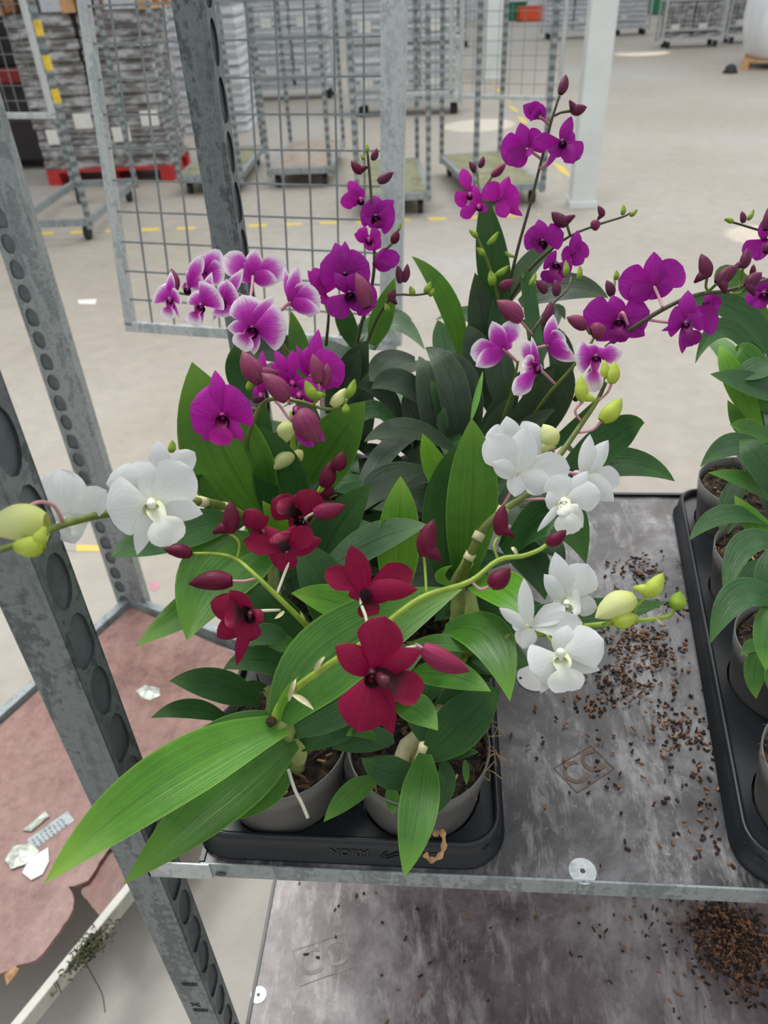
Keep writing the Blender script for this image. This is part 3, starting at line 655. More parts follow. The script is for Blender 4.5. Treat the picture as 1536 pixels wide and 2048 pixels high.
a_ = G(262, 250, FZ); load('tray_stack', 'white wrapped stack standing behind the red pallet', (a_.x + .1, a_.y + .6, FZ), 0, (1.1, .8, 1.35), 14, 'wrap_stack', seed=80)
a_ = G(350, 285, FZ); load('tray_stack', 'white wrapped stack beside the dark slotted post', (a_.x, a_.y + .5, FZ), .05, (.8, .8, 1.5), 12, 'wrap_stack', seed=81)
# red machine at the far left
a_ = G(-40, 372, FZ); b_ = G(105, 340, FZ)
t = thing('red_machine', 'dark red machine standing at the far left', 'machine', (b_.x - 1.6, b_.y + .1, FZ))
x0, x1, y0 = b_.x - 2.6, b_.x, b_.y + .05
q = MB(); q.box((x0, y0, FZ + .08), (x1, y0 + 1.2, FZ + .5)); mk('undercarriage', q, 'machine_dark', t, bevel=.03)
q = MB(); q.box((x0, y0 + .1, FZ + .5), (x1 - .1, y0 + 1.2, FZ + .95)); mk('lower_body', q, 'machine_dark', t, bevel=.02)
q = MB(); q.box((x0, y0, FZ + .82), (x1 - .05, y0 + .1, FZ + .95)); q.box((x0, y0 + .1, FZ + 1.05), (x1 - .45, y0 + 1.2, FZ + 2.6)); mk('hood', q, 'machine_red', t, bevel=.02)
q = MB(); q.box((x1 - .44, y0 + .25, FZ + .95), (x1 - .15, y0 + 1.0, FZ + 1.9)); mk('motor', q, 'machine_dark', t, bevel=.02)
# big bag and pallet
a_ = G(1464, 130, FZ); pallet('pallet', 'wooden pallet under the big white bag', (a_.x - .1, a_.y - .8, FZ), -.35, 'pallet_wood', 1.6, 1.2)
t = thing('bulk_bag', 'big white woven bulk bag on the wooden pallet at the right edge', 'bag', (a_.x + .72, a_.y - .4, FZ + .141))
q = MB(); K = 6
for i, (s_, z) in enumerate(((.50, 0), (.58, .08), (.66, .5), (.66, .9), (.6, 1.25), (.5, 1.35))): q.v += [V((x, y, z)) for x, y in rrect(2 * s_, 2 * s_, .22)]
for i in range(5):
    for k in range(28): q.f.append([i * 28 + k, i * 28 + (k + 1) % 28, (i + 1) * 28 + (k + 1) % 28, (i + 1) * 28 + k]); q.m.append(0); q.uv.append(None)
q.f.append(list(range(140, 168))); q.m.append(0); q.uv.append(None)
mk('sack', q, 'white_bag', t, smooth=True, local=True)
q = MB()
for x in (-.5, .5):
    for y in (-.5, .5): q.tube(smooth_pts([V((x, y, 1.2)), V((x * .9, y * .9, 1.5)), V((x * .6, y * .9, 1.25))]), .03, 6)
mk('lifting_loops', q, 'white_bag', t, local=True)
a_ = G(1460, 146, FZ); q = MB(); q.disc((a_.x, a_.y, FZ), .12, 0, .03, 20); q.lathe((a_.x, a_.y, FZ), [(.1, .03), (.085, .1), (.03, .13), (.0, .13)], 20); tag(mk('black_cap', q, 'rubber', smooth=True), 'small black rounded cap lying on the floor left of the wooden pallet', 'cap')
def crate(px, py, sz, mat, label, cat='crate', name='crate'):
    a_ = G(px, py, FZ); q = MB(); x, y, z = sz; q.box((a_.x, a_.y, FZ), (a_.x + x, a_.y + y, FZ + .03)); 
    for lo, hi in (((0, 0), (x, .03)), ((0, y - .03), (x, y)), ((0, 0), (.03, y)), ((x - .03, 0), (x, y))): q.box((a_.x + lo[0], a_.y + lo[1], FZ), (a_.x + hi[0], a_.y + hi[1], FZ + z))
    q.box((a_.x - .02, a_.y - .02, FZ + z), (a_.x + x + .02, a_.y + .02, FZ + z + .05)); tag(mk(name, q, mat), label, cat)
crate(1036, 44, (.9, .6, .4), 'orange', 'distant orange crate between the two white columns')
crate(1012, 42, (.7, .6, .5), 'green_plastic', 'distant green crate left of the orange crate')
crate(1300, 30, (.9, .6, .6), 'green_plastic', 'distant green crate right of the white column')
crate(1480, 40, (1.0, .6, .9), 'blue_plastic', 'distant blue crate behind the big bag')
# ================================================================ ORCHIDS
def bez(a, m, b, n):
    a, m, b = V(a), V(m), V(b); c = 2 * m - (a + b) / 2
    return [a * (1 - t) ** 2 + c * 2 * t * (1 - t) + b * t * t for t in [i / n for i in range(n + 1)]]
def prof_leaf(t): return max(.0, (.34 + .66 * math.sin(min(t / .42, 1) * math.pi / 2)) * (1 - max(0, (t - .42) / .58) ** 2.1))
def prof_petal(t): return max(0, math.sin(math.pi * min(1, t ** 1.1)) ** .55 * (.3 + .7 * min(1, t * 1.7))) if t < 1 else 0
def prof_sepal(t): return max(0, (.5 + .5 * math.sin(min(t / .4, 1) * math.pi / 2)) * (1 - max(0, (t - .4) / .6) ** 2.4))
def prof_lip(t): return max(0, (.32 + .18 * math.sin(math.pi * min(1, t * 2.2)) if t < .45 else .32 + .68 * math.sin(math.pi * ((t - .45) / .55) ** .8) ** .7)) * (1 if t < .97 else .6)
def blade(q, pts, wid, prof, N0, nu=6, fold=.15, cup=0, ruff=0, seed=0, mi=0):
    """ribbon surface along pts; fold>0 lifts the edges to the N side, cup bends whole cross-section"""
    k = len(pts) - 1; vs = []; rd = random.Random(seed); ph = rd.uniform(0, 6)
    for i, p in enumerate(pts):
        T = (pts[min(i + 1, k)] - pts[max(i - 1, 0)]).normalized(); N = (N0 - T * N0.dot(T))
        N = N.normalized() if N.length > 1e-4 else T.orthogonal().normalized(); B = T.cross(N); t = i / k; hw = wid * .5 * max(prof(t), .004)
        for j in range(nu + 1):
            u = j / nu * 2 - 1
            h = fold * abs(u) ** 1.3 + cup * u * u + ruff * math.sin(t * 11 + u * 7 + ph) * abs(u) ** 1.5 * t
            vs.append(p + B * u * hw + N * h * hw)
    fs = []; uv = []
    for i in range(k):
        for j in range(nu):
            fs.append((i * (nu + 1) + j, i * (nu + 1) + j + 1, (i + 1) * (nu + 1) + j + 1, (i + 1) * (nu + 1) + j)); a, b = j / nu, (j + 1) / nu; c, d = i / k, (i + 1) / k
            uv.append([(a, c), (b, c), (b, d), (a, d)])
    q.add(vs, fs, mi, uv)
def wpx(px, d): return px * d / F
SEED = [0]
def leaf(par, b, m_, t, w_, mat, up=.45, fold=.16, name='leaf'):
    B, Mi, T = (W(x, y, d / 100) for x, y, d in (b, m_, t)); tc = (EYE - Mi).normalized(); ax = (T - B).normalized()
    N = (tc * (1 - up) + V((0, 0, 1)) * up).normalized(); N = (N - ax * N.dot(ax)).normalized(); Bn = ax.cross(N)
    f = max(.45, (Bn - tc * Bn.dot(tc)).length); SEED[0] += 1
    q = MB(); pts = bez(B, Mi, T, 16); blade(q, pts, wpx(w_, m_[2] / 100) / f, prof_leaf, N, 8, fold, 0, .02, SEED[0])
    return mk(name, q, mat, par, smooth=True)
LM = {'1': 'leaf1', '2': 'leaf2', '3': 'leaf3', '4': 'leaf4', '5': 'leaf5'}
def leaves(par, txt):
    for ln in txt.strip().splitlines():
        p = ln.split('#')[0].split()
        if not p: continue
        n = [float(x) for x in p[:10]]; leaf(par, n[0:3], n[3:6], n[6:9], n[9], LM[p[10]], float(p[11]) if len(p) > 11 else .4, float(p[12]) if len(p) > 12 else .16)
def stem(par, pts, r0, r1, mat, name='flower_stem', seg=4, nodes=False):
    P = smooth_pts([W(x, y, d / 100) for x, y, d in pts], seg); k = len(P)
    R = []
    for i, p in enumerate(P):
        d = axd(p); r = wpx((r0 + (r1 - r0) * i / (k - 1)) / 2, d); 
        if nodes and i % (seg * 1) == 0: r *= 1.18
        R.append(r)
    q = MB(); q.tube(P, R, 8); return mk(name, q, mat, par, smooth=True)
def petal(par, c, t, w_, dz, d, mat, kind, front, name):
    C = W(c[0], c[1], d); dt = d - dz / 100; T = W(t[0], t[1], dt); tc = (EYE - C).normalized(); L = (T - C).length
    side = tc if front else -tc
    Mi = (C + T) / 2 + tc * L * (.10 if front else .08); C0 = C + (tc * (.0022 if kind == 'p' else -.0012) if front else tc * (-.0012 if kind == 'p' else .0022))
    q = MB(); SEED[0] += 1
    if kind == 'p': blade(q, bez(C0, Mi, T, 12), wpx(w_, d), prof_petal, tc, 8, 0, -.22 if front else .16, .05, SEED[0])
    elif kind == 's': blade(q, bez(C0, Mi, T, 10), wpx(w_, d), prof_sepal, tc, 6, 0, -.16 if front else -.25, .02, SEED[0])
    else: blade(q, bez(C0 + tc * .003, Mi + tc * L * .25, T, 12), wpx(w_, d), prof_lip, tc, 10, 0, .25, .14, SEED[0])
    return mk(name, q, mat, par, smooth=True)
def flower(par, kind, c, d, P, front=True, ped=None, label=None, col=None):
    """P: (type, tip x, tip y, width px, offset of the tip towards the camera in cm)"""
    d /= 100; C = W(c[0], c[1], d); tc = (EYE - C).normalized(); q = MB(); r = .0027
    e = C + tc * (.009 if front else -.006); dn = (W(c[0], c[1] + 10, d) - C).normalized()
    q.tube([C - tc * .004, C + tc * .001, C + tc * (.005 if front else -.003) + dn * .001, e + dn * .003], [r, r * 1.15, r, r * .45], 8)
    mats = ['core_' + kind, 'throat_' + kind]
    if front:
        ax = (tc * .9 + dn * .45).normalized(); u = ax.orthogonal().normalized(); v2 = ax.cross(u); o_ = C + tc * .001 + dn * .001; s2 = wpx(sum(x[3] for x in P) / len(P), d) / .02
        vs = [o_ + (u * math.cos(a_ * .5236) + v2 * math.sin(a_ * .5236)) * rr * s2 + ax * zz * s2 for rr, zz in ((.0015, .001), (.0032, .004), (.0048, .0085)) for a_ in range(12)]
        q.add(vs, [(i_ * 12 + j_, i_ * 12 + (j_ + 1) % 12, (i_ + 1) * 12 + (j_ + 1) % 12, (i_ + 1) * 12 + j_) for i_ in range(2) for j_ in range(12)] + [tuple(range(12))], 1)
    f = mk('flower', q, mats, par, smooth=True, label=label)
    if ped:
        pp = [(c[0], c[1], d * 100 + (.4 if front else -.1))] + [tuple(x) for x in ped]
        stem(f, pp, 7.5, 5.5, {'W': 'stem_pink', 'R': 'stem_white', 'M': 'stem_pink', 'D': 'stem_pink', 'P': 'stem_pink'}[kind] if not col else col, 'flower_stalk')
    for k, (ty, x, y, w_, dz) in enumerate(P):
        mat = ('lip_' if ty == 'l' else 'pet_') + kind
        petal(f, c, (x, y), w_, dz, d, mat, ty, front, {'p': 'petal', 's': 'sepal', 'l': 'lip'}[ty])
    return f
def bud(par, b, t, w_, d, mat, chin=0, ped=None, pmat='stem_green'):
    """closed bud from base to tip, optional chin (spur) to one side"""
    d /= 100; B = W(b[0], b[1], d); T = W(t[0], t[1], d - .002); A = T - B; L = A.length; A.normalize(); r = wpx(w_, d) / 2; u = A.orthogonal().normalized(); v_ = A.cross(u)
    tcv = (EYE - B).normalized(); sd = A.cross(tcv).normalized(); n = 18; K = 12; vs = []
    for i in range(K + 1):
        s = i / K; rr = r * (max(0, math.sin(math.pi * (s * .88 + .1) ** .82)) ** .85) if i < K else r * .02
        if s > .72: rr = r * (1 - ((s - .72) / .28) ** 1.3) * (math.sin(math.pi * (.72 * .88 + .1) ** .82) ** .85) + r * .02
        bow = sd * math.sin(math.pi * s) * L * .04 * (chin or 1)
        for j in range(n):
            a = 2 * math.pi * j / n; rid = 1 - .06 * abs(math.cos(1.5 * a)) ** 6
            vs.append(B + A * L * s + bow + (u * math.cos(a) + v_ * math.sin(a)) * rr * rid)
    q = MB(); fs = []; uv = []
    for i in range(K):
        for j in range(n):
            fs.append((i * n + j, i * n + (j + 1) % n, (i + 1) * n + (j + 1) % n, (i + 1) * n + j)); uv.append([(j / n, i / K), ((j + 1) / n, i / K), ((j + 1) / n, (i + 1) / K), (j / n, (i + 1) / K)])
    q.add(vs, fs, 0, uv)
    if chin:
        c0 = B + A * L * .22; e = B - A * L * .02 - sd * chin * r * 1.75
        q.tube([c0, c0.lerp(e, .5) - sd * chin * r * .1, e], [r * .85, r * .55, r * .16], 10)
    o = mk('bud', q, mat, par, smooth=True)
    if ped: stem(o, [(b[0], b[1], d * 100)] + [tuple(x) for x in ped], 6, 5, pmat, 'bud_stalk')
    return o
def buds(par, txt):
    """bx by tx ty w d mat chin [px py pd ...]"""
    for ln in txt.strip().splitlines():
        p = ln.split('#')[0].split()
        if not p: continue
        n = [float(x) for x in p[:6]]; pm = 'stem_green'; rest = p[8:]
        if rest and rest[0][0].isalpha(): pm = rest[0]; rest = rest[1:]
        rest = [float(x) for x in rest]; ped = [rest[i:i + 3] for i in range(0, len(rest), 3)]
        bud(par, n[0:2], n[2:4], n[4], n[5], p[6], float(p[7]), ped or None, pm)
def potplant(pos, label, group=None):
    t = thing('potted_orchid', label, 'orchid', pos, 0, group); x = V(pos)
    q = MB(); q.lathe(x, [(0, 0), (.047, 0), (.049, .003), (.0530, .022), (.0580, .060), (.0588, .0605), (.0612, .081), (.0600, .0815), (.0580, .070), (.057, .062), (0, .062)], 40)
    mk('pot', q, 'pot_grey', t, smooth=True)
    r = random.Random(int(pos[1] * 1000 + pos[0] * 77)); q = MB(); n = 36; vs = [x + V((0, 0, .076))]
    for i in range(1, 13):
        for j in range(n): a = 2 * math.pi * j / n; rr = .0582 * i / 12; vs.append(x + V((rr * math.cos(a), rr * math.sin(a), .0695 + r.uniform(0, .006) - (.004 if i > 11 else 0))))
    q.add(vs, [(0, 1 + j, 1 + (j + 1) % n) for j in range(n)] + [(1 + i * n + j, 1 + (i + 1) * n + j, 1 + (i + 1) * n + (j + 1) % n, 1 + i * n + (j + 1) % n) for i in range(11) for j in range(n)])
    s = mk('potting_mix', q, 'potting_bark', t); q = MB()
    for k in range(38):
        a = r.uniform(0, 6.28); rr = .055 * math.sqrt(r.random()); c = x + V((rr * math.cos(a), rr * math.sin(a), .075)); l = r.uniform(.002, .006)
        q.box((-l, -.0009, -.0007), (l, .0009, .0007), (1, 1, 0, 1, 2)[k % 5], Matrix.Translation(c) @ Matrix.Rotation(r.uniform(0, 6), 4, 'Z') @ Matrix.Rotation(r.uniform(-.6, .6), 4, 'Y'))
    for k in range(40):
        a = r.uniform(0, 6.28); c = x + V((.055 * math.cos(a), .055 * math.sin(a), .074)); e = c + V((r.uniform(-.012, .012), r.uniform(-.012, .012), r.uniform(.0, .012))); q.tube([c, c.lerp(e, .5) + V((0, 0, .003)), e], .0003, 3, 0)
    mk('bark_pieces', q, ['bark_chip', 'bark_dark', 'dry_leaf'], s, kind='stuff'); return t
def filler(par, c, n, L, mats, seed, rise=.55, a0=0, a1=360, wd=.024, z0=.085, rng=None):
    r = random.Random(seed)
    for k in range(n):
        a = math.radians(a0 + (a1 - a0) * (k + r.random() * .7) / n); l = L * r.uniform(.75, 1.15); B = V(c) + V((math.cos(a) * .012, math.sin(a) * .012, z0 + r.uniform(0, .06)))
        h = l * rise * r.uniform(.6, 1.2); T = B + V((math.cos(a) * l * .75, math.sin(a) * l * .75, h * r.uniform(-.1, .75))); Mi = (B + T) / 2 + V((0, 0, h * .45))
        q = MB(); blade(q, bez(B, Mi, T, 14), wd * r.uniform(.8, 1.2), prof_leaf, V((-math.cos(a) * .35, -math.sin(a) * .35, 1)), 6, .2, 0, .02, k); mk('leaf', q, r.choice(mats), par, smooth=True)
def cane(par, pts, r0, r1, mat='bulb', name='cane'): return stem(par, pts, r0, r1, mat, name, 3, True)
names = ['front left potted orchid with long arching leaves and the biggest dark red flower',
         'front right potted orchid with short broad leaves and roots over its pot rim',
         'second row left orchid with the white spray reaching left and dark red blooms',
         'second row right orchid with one upright broad leaf and white blooms at right',
         'third row left orchid with a bright magenta bloom and pink and white blooms above',
         'third row right orchid with the long purple spray arching to the right',
         'back row left orchid with the dense purple spike before the gate frame',
         'back row right orchid with the tallest thin purple flower spike']
PL = [potplant(tuple(p), n) for p, n in zip(potsL, names)]
# ---- front left
p = PL[0]
leaves(p, '''
572 1450 55 330 1562 51 88 1768 46 122 1 .35 .14
566 1440 56 420 1480 54 225 1640 50 60 2 .2 .1
590 1480 57 445 1590 55 248 1768 50 118 2 .4 .2
572 1520 58 520 1580 57 424 1643 55 84 2 .4 .15
560 1440 55 690 1290 55 925 1178 56 150 2 .3 .14
570 1460 57 700 1375 57 860 1290 58 125 3 .3 .18
600 1490 59 700 1430 58 830 1365 58 82 3 .4 .18
560 1440 54 568 1395 53 600 1350 52 16 1 .1 .2
''')
cane(p, [(598, 1545, 64), (596, 1520, 62), (590, 1495, 60), (578, 1466, 57), (560, 1442, 55)], 26, 30)
leaf(p, (600, 1530, 60), (594, 1500, 58.5), (572, 1462, 56.5), 34, 'bulb', .1, .3, 'sheath')
q = MB(); c_ = W(541, 1443, .545); q.tube([c_ + V((-.003, 0, 0)), c_, c_ + V((.004, 0, .001))], [.002, .0045, .002], 8); mk('cut_stub', q, 'bark_dark', p)
stem(p, [(548, 1440, 55), (562, 1408, 54), (598, 1372, 52), (660, 1328, 49), (732, 1282, 47.5), (800, 1225, 47.5), (855, 1190, 47.5), (940, 1163, 48), (997, 1120, 48.5), (1045, 1112, 48.5), (1078, 1100, 48.5), (1092, 1090, 48.5)], 17, 8, 'stem_green')
for a_, b_, w_ in (((585, 1390, 51.5), (628, 1420, 50.5), 12), ((578, 1402, 52), (592, 1358, 52), 10), ((628, 1345, 49.5), (650, 1313, 49.5), 9), ((1035, 1112, 48), (1022, 1095, 48), 8)):
    leaf(p, a_, ((a_[0] + b_[0]) / 2, (a_[1] + b_[1]) / 2 - 4, a_[2] - .3), b_, w_, 'sheath', .2, .3, 'bract')
flower(p, 'R', (745, 1343), 44, [('p', 770, 1232, 96, .6), ('p', 716, 1465, 108, .8), ('s', 670, 1291, 58, .2), ('s', 845, 1300, 50, -.6), ('s', 786, 1470, 50, -.3), ('l', 842, 1388, 66, .9)], ped=[(790, 1305, 46), (832, 1292, 47)], label='large dark red open flower facing the camera')
q = MB(); tc = (EYE - W(790, 1360, .43)).normalized(); cc = W(757, 1352, .432); q.tube([cc, cc + (W(782, 1372, .43) - cc) * .6 + tc * .004, W(782, 1374, .428)], [.003, .0042, .0022], 8); mk('column', q, 'core_R', [o for o in p.children if o.name.startswith('flower') and 'label' in o.keys()][0], smooth=True)
flower(p, 'R', (728, 1180), 48.5, [('p', 650, 1141, 52, 0), ('p', 826, 1142, 66, -.2), ('s', 702, 1090, 50, .8), ('s', 836, 1179, 44, .8), ('l', 741, 1232, 46, -.4), ('s', 696, 1192, 34, -.5), ('s', 790, 1190, 46, .3)], False, [(722, 1205, 48.2), (733, 1240, 47.6), (731, 1282, 47.4)], 'dark red flower seen from behind on its pale stalk')
buds(p, '''
848 1112 868 1038 42 48 bud_R -1 stem_green 850 1135 48 853 1188 47.5
1000 1070 1008 1008 32 49 bud_R -1 stem_green 988 1090 48.5 996 1120 48.5
1095 1088 1133 1060 28 48.5 bud_R 0
980 1172 1021 1136 40 47.5 bud_R 0 stem_pink 960 1178 47.8 943 1162 48
845 1296 940 1343 48 45.5 bud_RP 0 stem_pink 832 1288 46.5
''')
# ---- front right
p = PL[1]
leaves(p, '''
855 1512 60 930 1440 58 1000 1375 57 98 3 .3 .14
850 1508 59 836 1620 55 808 1755 52.5 80 2 .1 .14
832 1540 59 775 1545 58 722 1516 57.5 66 3 .4 .14
752 1558 60 700 1590 58.5 647 1644 57.5 46 2 .4
788 1478 59 725 1480 58 663 1497 58 52 3 .5
884 1518 60 893 1570 59 874 1627 58 36 3 .1
890 1515 60 922 1505 59 958 1505 58.5 26 3 .4
782 1570 60.5 784 1600 60 784 1630 59 28 2 .2
930 1520 61 932 1545 60.5 933 1570 60 14 2 .1
752 1478 58 720 1462 57.5 692 1472 57 26 2 .4
795 1405 58 835 1420 56 876 1461 54 64 2 .4
870 1500 61 845 1450 61 800 1420 60 54 3 .5
''')
cane(p, [(842, 1560, 62), (840, 1525, 61), (848, 1490, 60)], 26, 18, 'sheath'); cane(p, [(800, 1530, 63), (815, 1490, 63), (870, 1440, 62)], 34, 26, 'sheath'); cane(p, [(830, 1540, 64), (850, 1480, 64), (885, 1420, 63)], 40, 30, 'sheath')
q = MB(); q.tube(smooth_pts([W(576, 1538, .575), W(590, 1580, .57), W(603, 1605, .568), W(616, 1636, .567)]), .0014, 6); mk('root', q, 'root', PL[0], smooth=True, label='white dangling root')
q = MB()
for k in range(16):
    a_ = random.uniform(-.6, 1.2); c_ = potsL[1] + V((.059 * math.cos(a_), .059 * math.sin(a_) - .0, .078)); q.tube(smooth_pts([c_, c_ + V((.006, random.uniform(-.01, .01), .004)), c_ + V((random.uniform(.0, .018), random.uniform(-.012, .012), random.uniform(-.01, .006)))], 3), .0003, 4)
mk('root_hairs', q, 'dry_leaf', p)
# ---- second row left
p = PL[2]
leaves(p, '''
560 1125 70 420 1195 66 271 1293 61 78 2 .45
550 1095 69 440 1140 63 374 1281 58 150 2 .3 .12
480 1035 68 340 1068 62 220 1114 58 84 3 .4
440 1020 71 420 985 69 392 950 66 60 3 .4
532 1040 72 448 905 67 384 724 64 172 2 .1 .12
585 1080 74 560 960 70 520 850 68 110 3 .1
585 1090 70 556 1050 67 525 1001 65 44 1 .1 .3
645 1320 66 560 1245 64 498 1165 63 92 3 .3
700 1310 66 655 1180 64 590 1085 64 104 3 .3
785 1252 61 680 1208 60 582 1186 58 70 1 .4
640 1150 70 740 1085 66 856 1050 62 74 5 .5 .1
790 1210 70 798 1070 66 801 952 65 86 1 .1 .12
630 1180 72 660 1080 70 745 965 68 100 3 .4
500 1065 71 478 1040 69 465 1075 67 36 3 .3
520 1405 63 430 1370 61.5 339 1362 60 66 3 .4
455 1440 64 380 1418 62 302 1436 60 40 3 .45
592 1355 62 520 1320 60.5 446 1339 59 54 3 .45
572 1275 62 530 1270 61 496 1293 60 46 3 .4
540 1380 65 500 1375 64 478 1402 63 26 3 .4
600 1300 64 560 1288 63 540 1310 62 40 2 .4
''')
cane(p, [(575, 1420, 68), (570, 1360, 67), (560, 1290, 67), (550, 1200, 68), (545, 1110, 69)], 30, 24); cane(p, [(535, 1440, 66), (545, 1405, 65), (530, 1375, 65)], 26, 16)
cane(p, [(600, 1400, 68), (640, 1330, 67), (660, 1300, 66)], 26, 18)
stem(p, [(652, 1300, 64), (630, 1268, 61), (600, 1238, 58), (562, 1200, 56.5), (512, 1152, 56), (472, 1118, 57), (432, 1108, 58), (388, 1107, 58)], 14, 6, 'stem_green')
for a_, b_ in (((612, 1262, 59), (600, 1222, 58.5)), ((640, 1280, 61), (605, 1268, 60.5)), ((568, 1222, 56.5), (548, 1238, 56))): leaf(p, a_, ((a_[0] + b_[0]) / 2 + 2, (a_[1] + b_[1]) / 2, a_[2] - .4), b_, 8, 'sheath', .2, .3, 'bract')
flower(p, 'R', (573, 1102), 57, [('p', 487, 1081, 42, .2), ('p', 622, 1056, 50, .5), ('s', 644, 1078, 40, -.3), ('s', 530, 1052, 34, -.4), ('l', 556, 1066, 46, .1), ('s', 590, 1050, 36, -.2), ('s', 560, 1142, 56, .2), ('p', 530, 1090, 44, -.4)], False, [(578, 1120, 57), (568, 1150, 56.8), (554, 1188, 56.5)], 'dark red flower with level petals seen from below', )
flower(p, 'R', (500, 1226), 55, [('s', 459, 1180, 36, 1), ('p', 420, 1205, 58, .2), ('p', 434, 1275, 48, .2), ('s', 473, 1332, 28, .3), ('l', 450, 1228, 56, .9), ('s', 527, 1243, 34, .3), ('p', 490, 1285, 60, .5)], True, [(520, 1222, 55.5), (560, 1220, 56.5)], 'dark red flower hanging sideways at the left')
flower(p, 'R', (600, 1035), 64, [('p', 543, 1000, 62, .2), ('p', 634, 982, 66, .3), ('p', 600, 985, 50, 0), ('s', 596, 1065, 44, .3), ('l', 560, 1000, 44, .5)], True, [(618, 1030, 64.5)], 'dark red flower half hidden behind a narrow leaf')
flower(p, 'R', (528, 1062), 64, [('p', 489, 1020, 44, .2), ('p', 515, 1030, 40, .4), ('s', 500, 1080, 34, 0), ('l', 530, 1075, 30, 0)], True)
stem(p, [(596, 1090, 67), (608, 1045, 65), (625, 1005, 65), (645, 968, 65), (666, 945, 65)], 9, 6, 'stem_green')
buds(p, '''
458 1066 461 1001 36 57 bud_R 1 stem_green 478 1085 57 474 1118 57
382 1108 327 1099 30 58 bud_R 0 stem_dark 390 1107 58
464 1162 376 1168 42 55.5 bud_R 0 stem_pink 490 1162 55.8 514 1156 56
628 1026 691 1011 36 63 bud_RP 0 stem_white 612 1036 63.5 603 1060 64
648 974 662 922 34 65 bud_R 0 stem_green 640 985 65
672 940 686 902 30 64.5 bud_R 0
640 992 668 972 24 66 bud_R 0
''')
# white spray to the left
stem(p, [(545, 1130, 69), (500, 1050, 66), (460, 1018, 62), (400, 1003, 58), (330, 1012, 54.5), (212, 1028, 50), (140, 1045, 45), (90, 1064, 41.5), (30, 1090, 39), (-40, 1112, 37)], 20, 13, 'stem_olive', 'cane')
for x_, y_, d_ in ((452, 1014, 61.2), (405, 1003, 58.2)):
    q = MB(); a_ = W(x_ - 6, y_ - 1, d_ / 100 - .003); b_ = W(x_ + 7, y_ + 2, d_ / 100 + .003); q.tube([a_, b_], wpx(10.5, .6), 12); mk('cane_node', q, 'sheath', p, smooth=True)
flower(p, 'W', (303, 1003), 48, [('p', 212, 1018, 122, .8), ('p', 384, 936, 100, .8), ('s', 297, 922, 46, .2), ('s', 406, 1028, 54, 0), ('s', 274, 1110, 38, .2), ('l', 346, 1088, 72, 1.2)], label='large pure white flower facing the camera', ped=[(310, 1012, 53)])
q = MB(); cc = W(303, 1008, .468); tc = (EYE - cc).normalized(); q.tube([cc - tc * .004, cc + tc * .004, cc + tc * .008], [.0022, .003, .0015], 10); mk('column', q, 'core_W', [o for o in p.children if o.name.startswith('flower') and o.get('label', '').startswith('large pure')][0], smooth=True)
flower(p, 'W', (322, 958), 51.5, [('p', 212, 968, 76, 0), ('s', 316, 881, 44, .2), ('p', 390, 904, 52, .2), ('s', 250, 935, 50, -.3)], True)
flower(p, 'W', (133, 1040), 49, [('p', 118, 938, 92, 0), ('p', 213, 980, 66, .3), ('s', 84, 978, 44, -.3), ('s', 150, 1088, 52, .2), ('l', 168, 1062, 40, .2), ('s', 190, 1030, 34, .2)], False)
stem(p, [(126, 1044, 43.2), (108, 1012, 42), (80, 1004, 41), (55, 1014, 40.5), (48, 1022, 40.5)], 8, 7, 'stem_pink', 'bud_stalk')
buds(p, '''
94 1046 -30 1056 78 40.5 bud_W 0
88 1092 20 1092 44 39 bud_G -1 stem_green 98 1068 41
342 905 345 880 16 58 bud_L 0
''')
# ---- second row right
p = PL[3]
leaves(p, '''
925 1165 68 945 990 61 943 836 58 104 2 .1 .14
905 1190 70 890 1020 65 925 880 62 92 3 .1
900 1000 72 868 930 70 845 867 68 48 1 .1 .2
944 1170 62 1010 1180 57 1064 1248 54 84 1 .4 .12
888 1262 62 975 1275 58 1020 1403 54 92 2 .4 .2
825 1348 62 900 1350 58 982 1383 55 62 2 .4 .2
822 1290 62 895 1286 60 966 1306 58 34 2 .4
985 1250 66 1150 1235 62 1336 1204 58 70 3 .4
960 1240 68 1030 1230 66 1130 1250 65 80 3 .4
1010 1110 72 1110 1030 68 1172 1128 66 96 3 .4
1060 1080 73 1100 1090 71 1130 1125 69 44 3 .4
1000 1010 70 1060 975 69 1120 990 68 60 4 .4
930 1300 67 990 1310 65 1060 1330 63 90 3 .4
870 1380 68 930 1350 66 1010 1330 64 80 3 .4
820 1380 66 790 1330 65 770 1290 64 60 3 .4
900 1180 72 840 1150 70 760 1160 69 70 4 .4
905 1170 63 880 1150 62.5 905 1130 62 22 1 .3 .3
''')
cane(p, [(905, 1400, 70), (910, 1320, 69), (915, 1262, 68), (920, 1215, 67), (915, 1165, 66), (935, 1125, 63)], 52, 22)
cane(p, [(890, 1420, 67), (905, 1360, 66), (925, 1300, 66)], 40, 30, 'stem_olive'); cane(p, [(938, 1260, 66), (944, 1220, 65), (940, 1180, 65)], 30, 20)
stem(p, [(922, 1165, 64), (938, 1118, 61), (965, 1060, 59.5), (1010, 1018, 59), (1060, 984, 60), (1118, 912, 62), (1160, 852, 63), (1192, 805, 63), (1212, 765, 63)], 21, 7, 'stem_olive', 'cane')
for x_, y_, d_ in ((940, 1112, 60.7), (958, 1072, 59.6), (1005, 1022, 58.9)):
    q = MB(); a_ = W(x_ - 5, y_ + 8, d_ / 100); b_ = W(x_ + 3, y_ - 7, d_ / 100); q.tube([a_, b_], wpx(11.5, .6), 12); mk('cane_node', q, 'sheath', p, smooth=True)
cane(p, [(880, 1330, 69), (940, 1300, 64), (985, 1280, 60), (1020, 1276, 57)], 22, 16, 'stem_olive')
